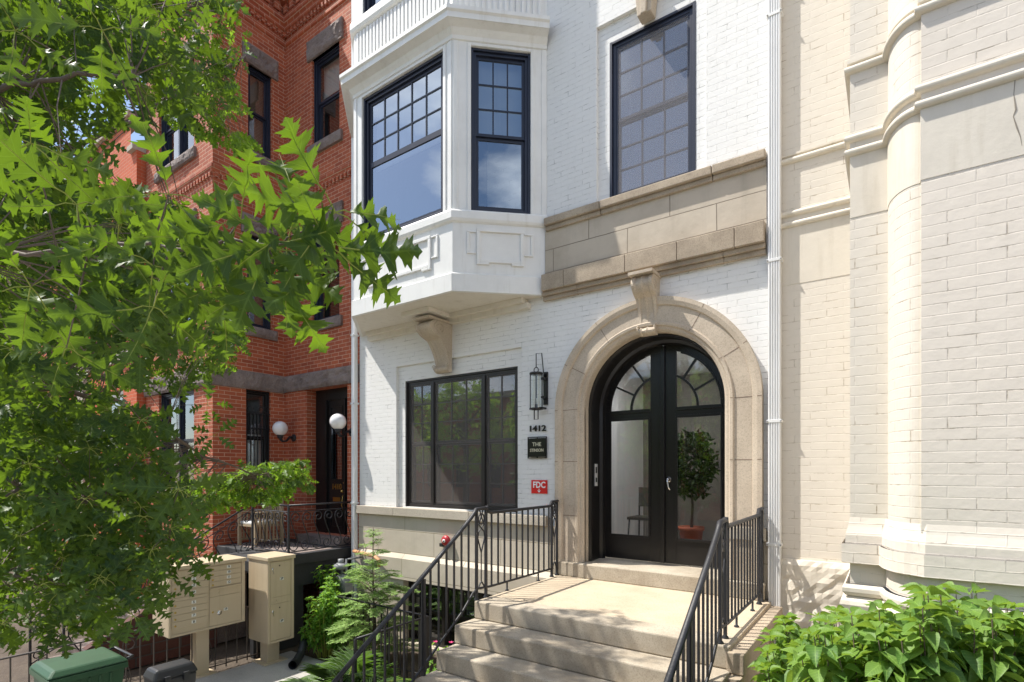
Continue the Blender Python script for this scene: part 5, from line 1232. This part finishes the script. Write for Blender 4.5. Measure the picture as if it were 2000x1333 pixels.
def cluster(c, n, size, near=False, young=False, toward=None, drop=.5):
    c = Vector(c); b = min(LP, key=lambda p: (p-c).length_squared)
    dv = c-b
    if dv.length > .05:
        m_ = b.lerp(c, .5)+Vector((0, 0, .06*min(1, dv.length)))+rv()*.03*dv.length
        if dv.length < 1.6 or near: tw.tube([b, m_, c], [.0028+.001*dv.length, .0025, .0016], 4, cap=False)
    dirn = (dv.normalized() if dv.length > .05 else rv()); tgt = ylv if young else leaves
    for k in range(n):
        a_ = 2*math.pi*k/n+random.uniform(-.5, .5); out = Vector((math.cos(a_), math.sin(a_), 0))
        cd = (Vector((CX, CY, CZ))-c).normalized(); ax = (out*1.0+dirn*.7+Vector((0, 0, -drop+random.uniform(-.35, .35)))).normalized()
        if near or size > .118:
            e1 = cd.cross(Vector((0, 0, 1))).normalized(); e2 = e1.cross(cd); ax = (e1*math.cos(a_)+e2*math.sin(a_)*.8+cd*random.uniform(-.5, .5)+Vector((0, 0, -.3))).normalized()
        s = size*random.uniform(.65, 1.15); pl = size*random.uniform(.18, .38); p0 = c+ax*pl
        if near or size > .1: pet.tube([c, c+ax*pl*.6+Vector((0, 0, .006)), p0+ax*s*.02], size*.010, 4, cap=False)
        nr = (Vector((0, 0, .55))+cd*(1.5 if near else (.9 if size > .118 else .5))*(1 if c.z > CZ-.6 or near else .6)*random.choice((1, 1, -1) if not near else (1, 1, 1))+rv()*.5).normalized()
        if nr.z < 0: nr = -nr
        tgt.append((p0, ax, nr, s, random.random(), 0 if near else (2 if size > .118 else 1)))
        if near:
            x_ = ax.cross(nr).normalized(); z_ = x_.cross(ax); pet.tube([p0+ax*s*y_+z_*s*(-.20*y_*y_+.03*math.sin(y_*13)) for y_ in (0, .25, .5, .75, .97)], [s*.010, s*.009, s*.007, s*.005, s*.002], 4, cap=False)
def inpoly(x, y, P):
    c = False; j = len(P)-1
    for i in range(len(P)):
        if (P[i][1] > y) != (P[j][1] > y) and x < (P[j][0]-P[i][0])*(y-P[i][1])/(P[j][1]-P[i][1])+P[i][0]: c = not c
        j = i
    return c
GAP2 = [(300, 290), (430, 285), (520, 380), (480, 440), (400, 430), (340, 400)]
GAP = [(185, 225), (310, 240), (310, 400), (240, 430), (195, 330)]
def region(P, t0, t1, n, size, k=(5, 8), young=.0):
    xs = [p[0] for p in P]; ys_ = [p[1] for p in P]; i = 0
    while i < n:
        x, y = random.uniform(min(xs), max(xs)), random.uniform(min(ys_), max(ys_))
        if not inpoly(x, y, P): continue
        i += 1; tt = random.uniform(t0, t1)
        if (inpoly(x, y, GAP) or inpoly(x, y, GAP2)) and random.random() < .88: continue
        cluster(att(x, y, tt), random.randint(*k), size*random.uniform(.85, 1.15), young=random.random() < young)
region([(-120, -100), (400, -100), (430, 30), (330, 150), (250, 230), (150, 290), (-120, 400)], 2.2, 3.6, 130, .14)
region([(-100, 300), (120, 260), (240, 360), (370, 450), (400, 560), (350, 640), (260, 700), (-100, 800)], 2.0, 3.4, 135, .14)
region([(0, -200), (410, -200), (465, 60), (480, 130), (440, 180), (300, 210), (180, 200), (0, 260)], 4.0, 5.8, 300, .115, young=.15)
region([(330, 150), (450, 150), (480, 200), (440, 220), (490, 270), (470, 285), (390, 250), (330, 230)], 4.8, 5.6, 71, .105, young=.75)
region([(-50, 300), (100, 300), (180, 400), (300, 430), (440, 580), (460, 660), (390, 740), (260, 760), (-50, 900)], 4.0, 5.6, 230, .12, young=.12)
region([(400, 590), (470, 600), (480, 660), (440, 720), (380, 740)], 5.0, 5.8, 33, .11, young=.6)
region([(-100, 760), (200, 760), (330, 850), (380, 960), (360, 1020), (310, 1090), (265, 1215), (-100, 1250)], 2.5, 3.6, 170, .14)
region([(-50, 780), (260, 800), (400, 900), (380, 1020), (260, 1140), (-50, 1160)], 3.8, 5.0, 110, .125)
region([(330, 930), (470, 915), (580, 890), (600, 920), (560, 965), (440, 985), (350, 990)], 5.6, 6.4, 150, .105, young=.75)
region([(560, 905), (600, 905), (600, 950), (570, 950)], 6.2, 6.4, 8, .11, young=.5)
for q in ((380, 1085, 3.2), (350, 1090, 3.1), (330, 1130, 3.1), (300, 1180, 3.0), (255, 1200, 3.0), (420, 850, 4.4), (405, 790, 3.6)): cluster(att(*q), 5, .14)
# near sprays on the long horizontal twig
for (x, y, tt, n, s) in ((655, 415, 1.30, 5, .17), (640, 480, 1.32, 5, .165), (590, 440, 1.32, 4, .17), (560, 490, 1.33, 4, .165), (530, 480, 1.31, 5, .165), (470, 430, 1.35, 5, .16), (400, 470, 1.38, 4, .155), (330, 380, 1.42, 5, .16), (300, 520, 1.45, 5, .165), (230, 470, 1.5, 5, .165), (150, 400, 1.5, 5, .165), (60, 560, 1.5, 5, .17), (60, 280, 1.5, 5, .17), (200, 60, 1.7, 5, .165), (30, 60, 1.8, 5, .16), (130, 680, 1.55, 4, .155), (540, 540, 1.38, 3, .16), (300, 600, 1.4, 4, .155), (430, 560, 1.5, 3, .15)):
    cluster(att(x, y, tt), n, s, near=True, drop=.35)
leaf_mesh('foliage', 'oak_leaf', TP, leaves, OT); leaf_mesh('young_foliage', 'young_oak_leaf', TP, ylv, OT)
tw.build('twigs', 'twig_bark', OT); pet.build('petioles', 'petiole', OT, fixn=False)
# ------------------------------------------------------------------ across the street (seen in the glass)
random.seed(77)
def street_tree(x, y, h, label, sc=1.0):
    t = thing('street_tree', label, 'tree', (x, y, 0), 'trees across the street'); mb = MB(); mb.tube([(x, y, 0), (x+.1, y, h*.3), (x, y+.1, h*.6), (x, y, h*.85)], [.2, .16, .1, .04], 8)
    for k in range(6): a_ = k*1.05; mb.tube([(x, y, h*(.35+.06*k)), (x+math.cos(a_)*1.5*sc, y+math.sin(a_)*1.5*sc, h*(.5+.07*k))], [.07, .02], 5)
    mb.build('trunk', 'bark', t); lv = []
    for k in range(230):
        d = rv(); r = random.uniform(.5, 1)**.5; c = Vector((x, y, h*.64))+Vector((d.x*2.7*sc, d.y*2.7*sc, d.z*h*.36))*r
        for q in range(9): lv.append((c+rv()*.35, rv(), Vector((0, 0, 1))+rv()*.7, random.uniform(.24, .38), random.random(), 0))
    leaf_mesh('crown', 'street_leaf', [TP[1]], lv, t)
for (x, y, h, lb) in ((-28, -19.8, 8.5, 'leafy street tree across the road, farthest to the left'), (-22, -19.6, 8.8, 'leafy street tree across the road in front of the brick row'), (-16, -20, 8.0, 'leafy street tree across the road, nearest the middle'), (-9, -20, 8.0, 'leafy street tree across the road opposite the front steps')): street_tree(x, y, h, lb)
AH = thing('opposite_house', 'brick row house across the road', 'house', (-12, -24, 0)); AF = Fr(12, -24, -1, 0)
ah = [(1.5+3*i, 2.7+3*i, z, z+1.8) for i in range(19) for z in (1.6, 4.6)]
mb = MB(); panel(mb, AF, 0, 60, -.3, 8, ah); mb.build('wall', 'red_brick', AH, fixn=False)
mb = MB(); mb.lb(AF, -.1, 60.1, -.3, .3, 8, 8.4); mb.build('cornice', 'sill_stone', AH)
mb = MB()
for h in ah: mb.face([AF(h[0], -.1, h[2]), AF(h[1], -.1, h[2]), AF(h[1], -.1, h[3]), AF(h[0], -.1, h[3])])
mb.build('window_glazing', 'black_paint', AH, fixn=False)
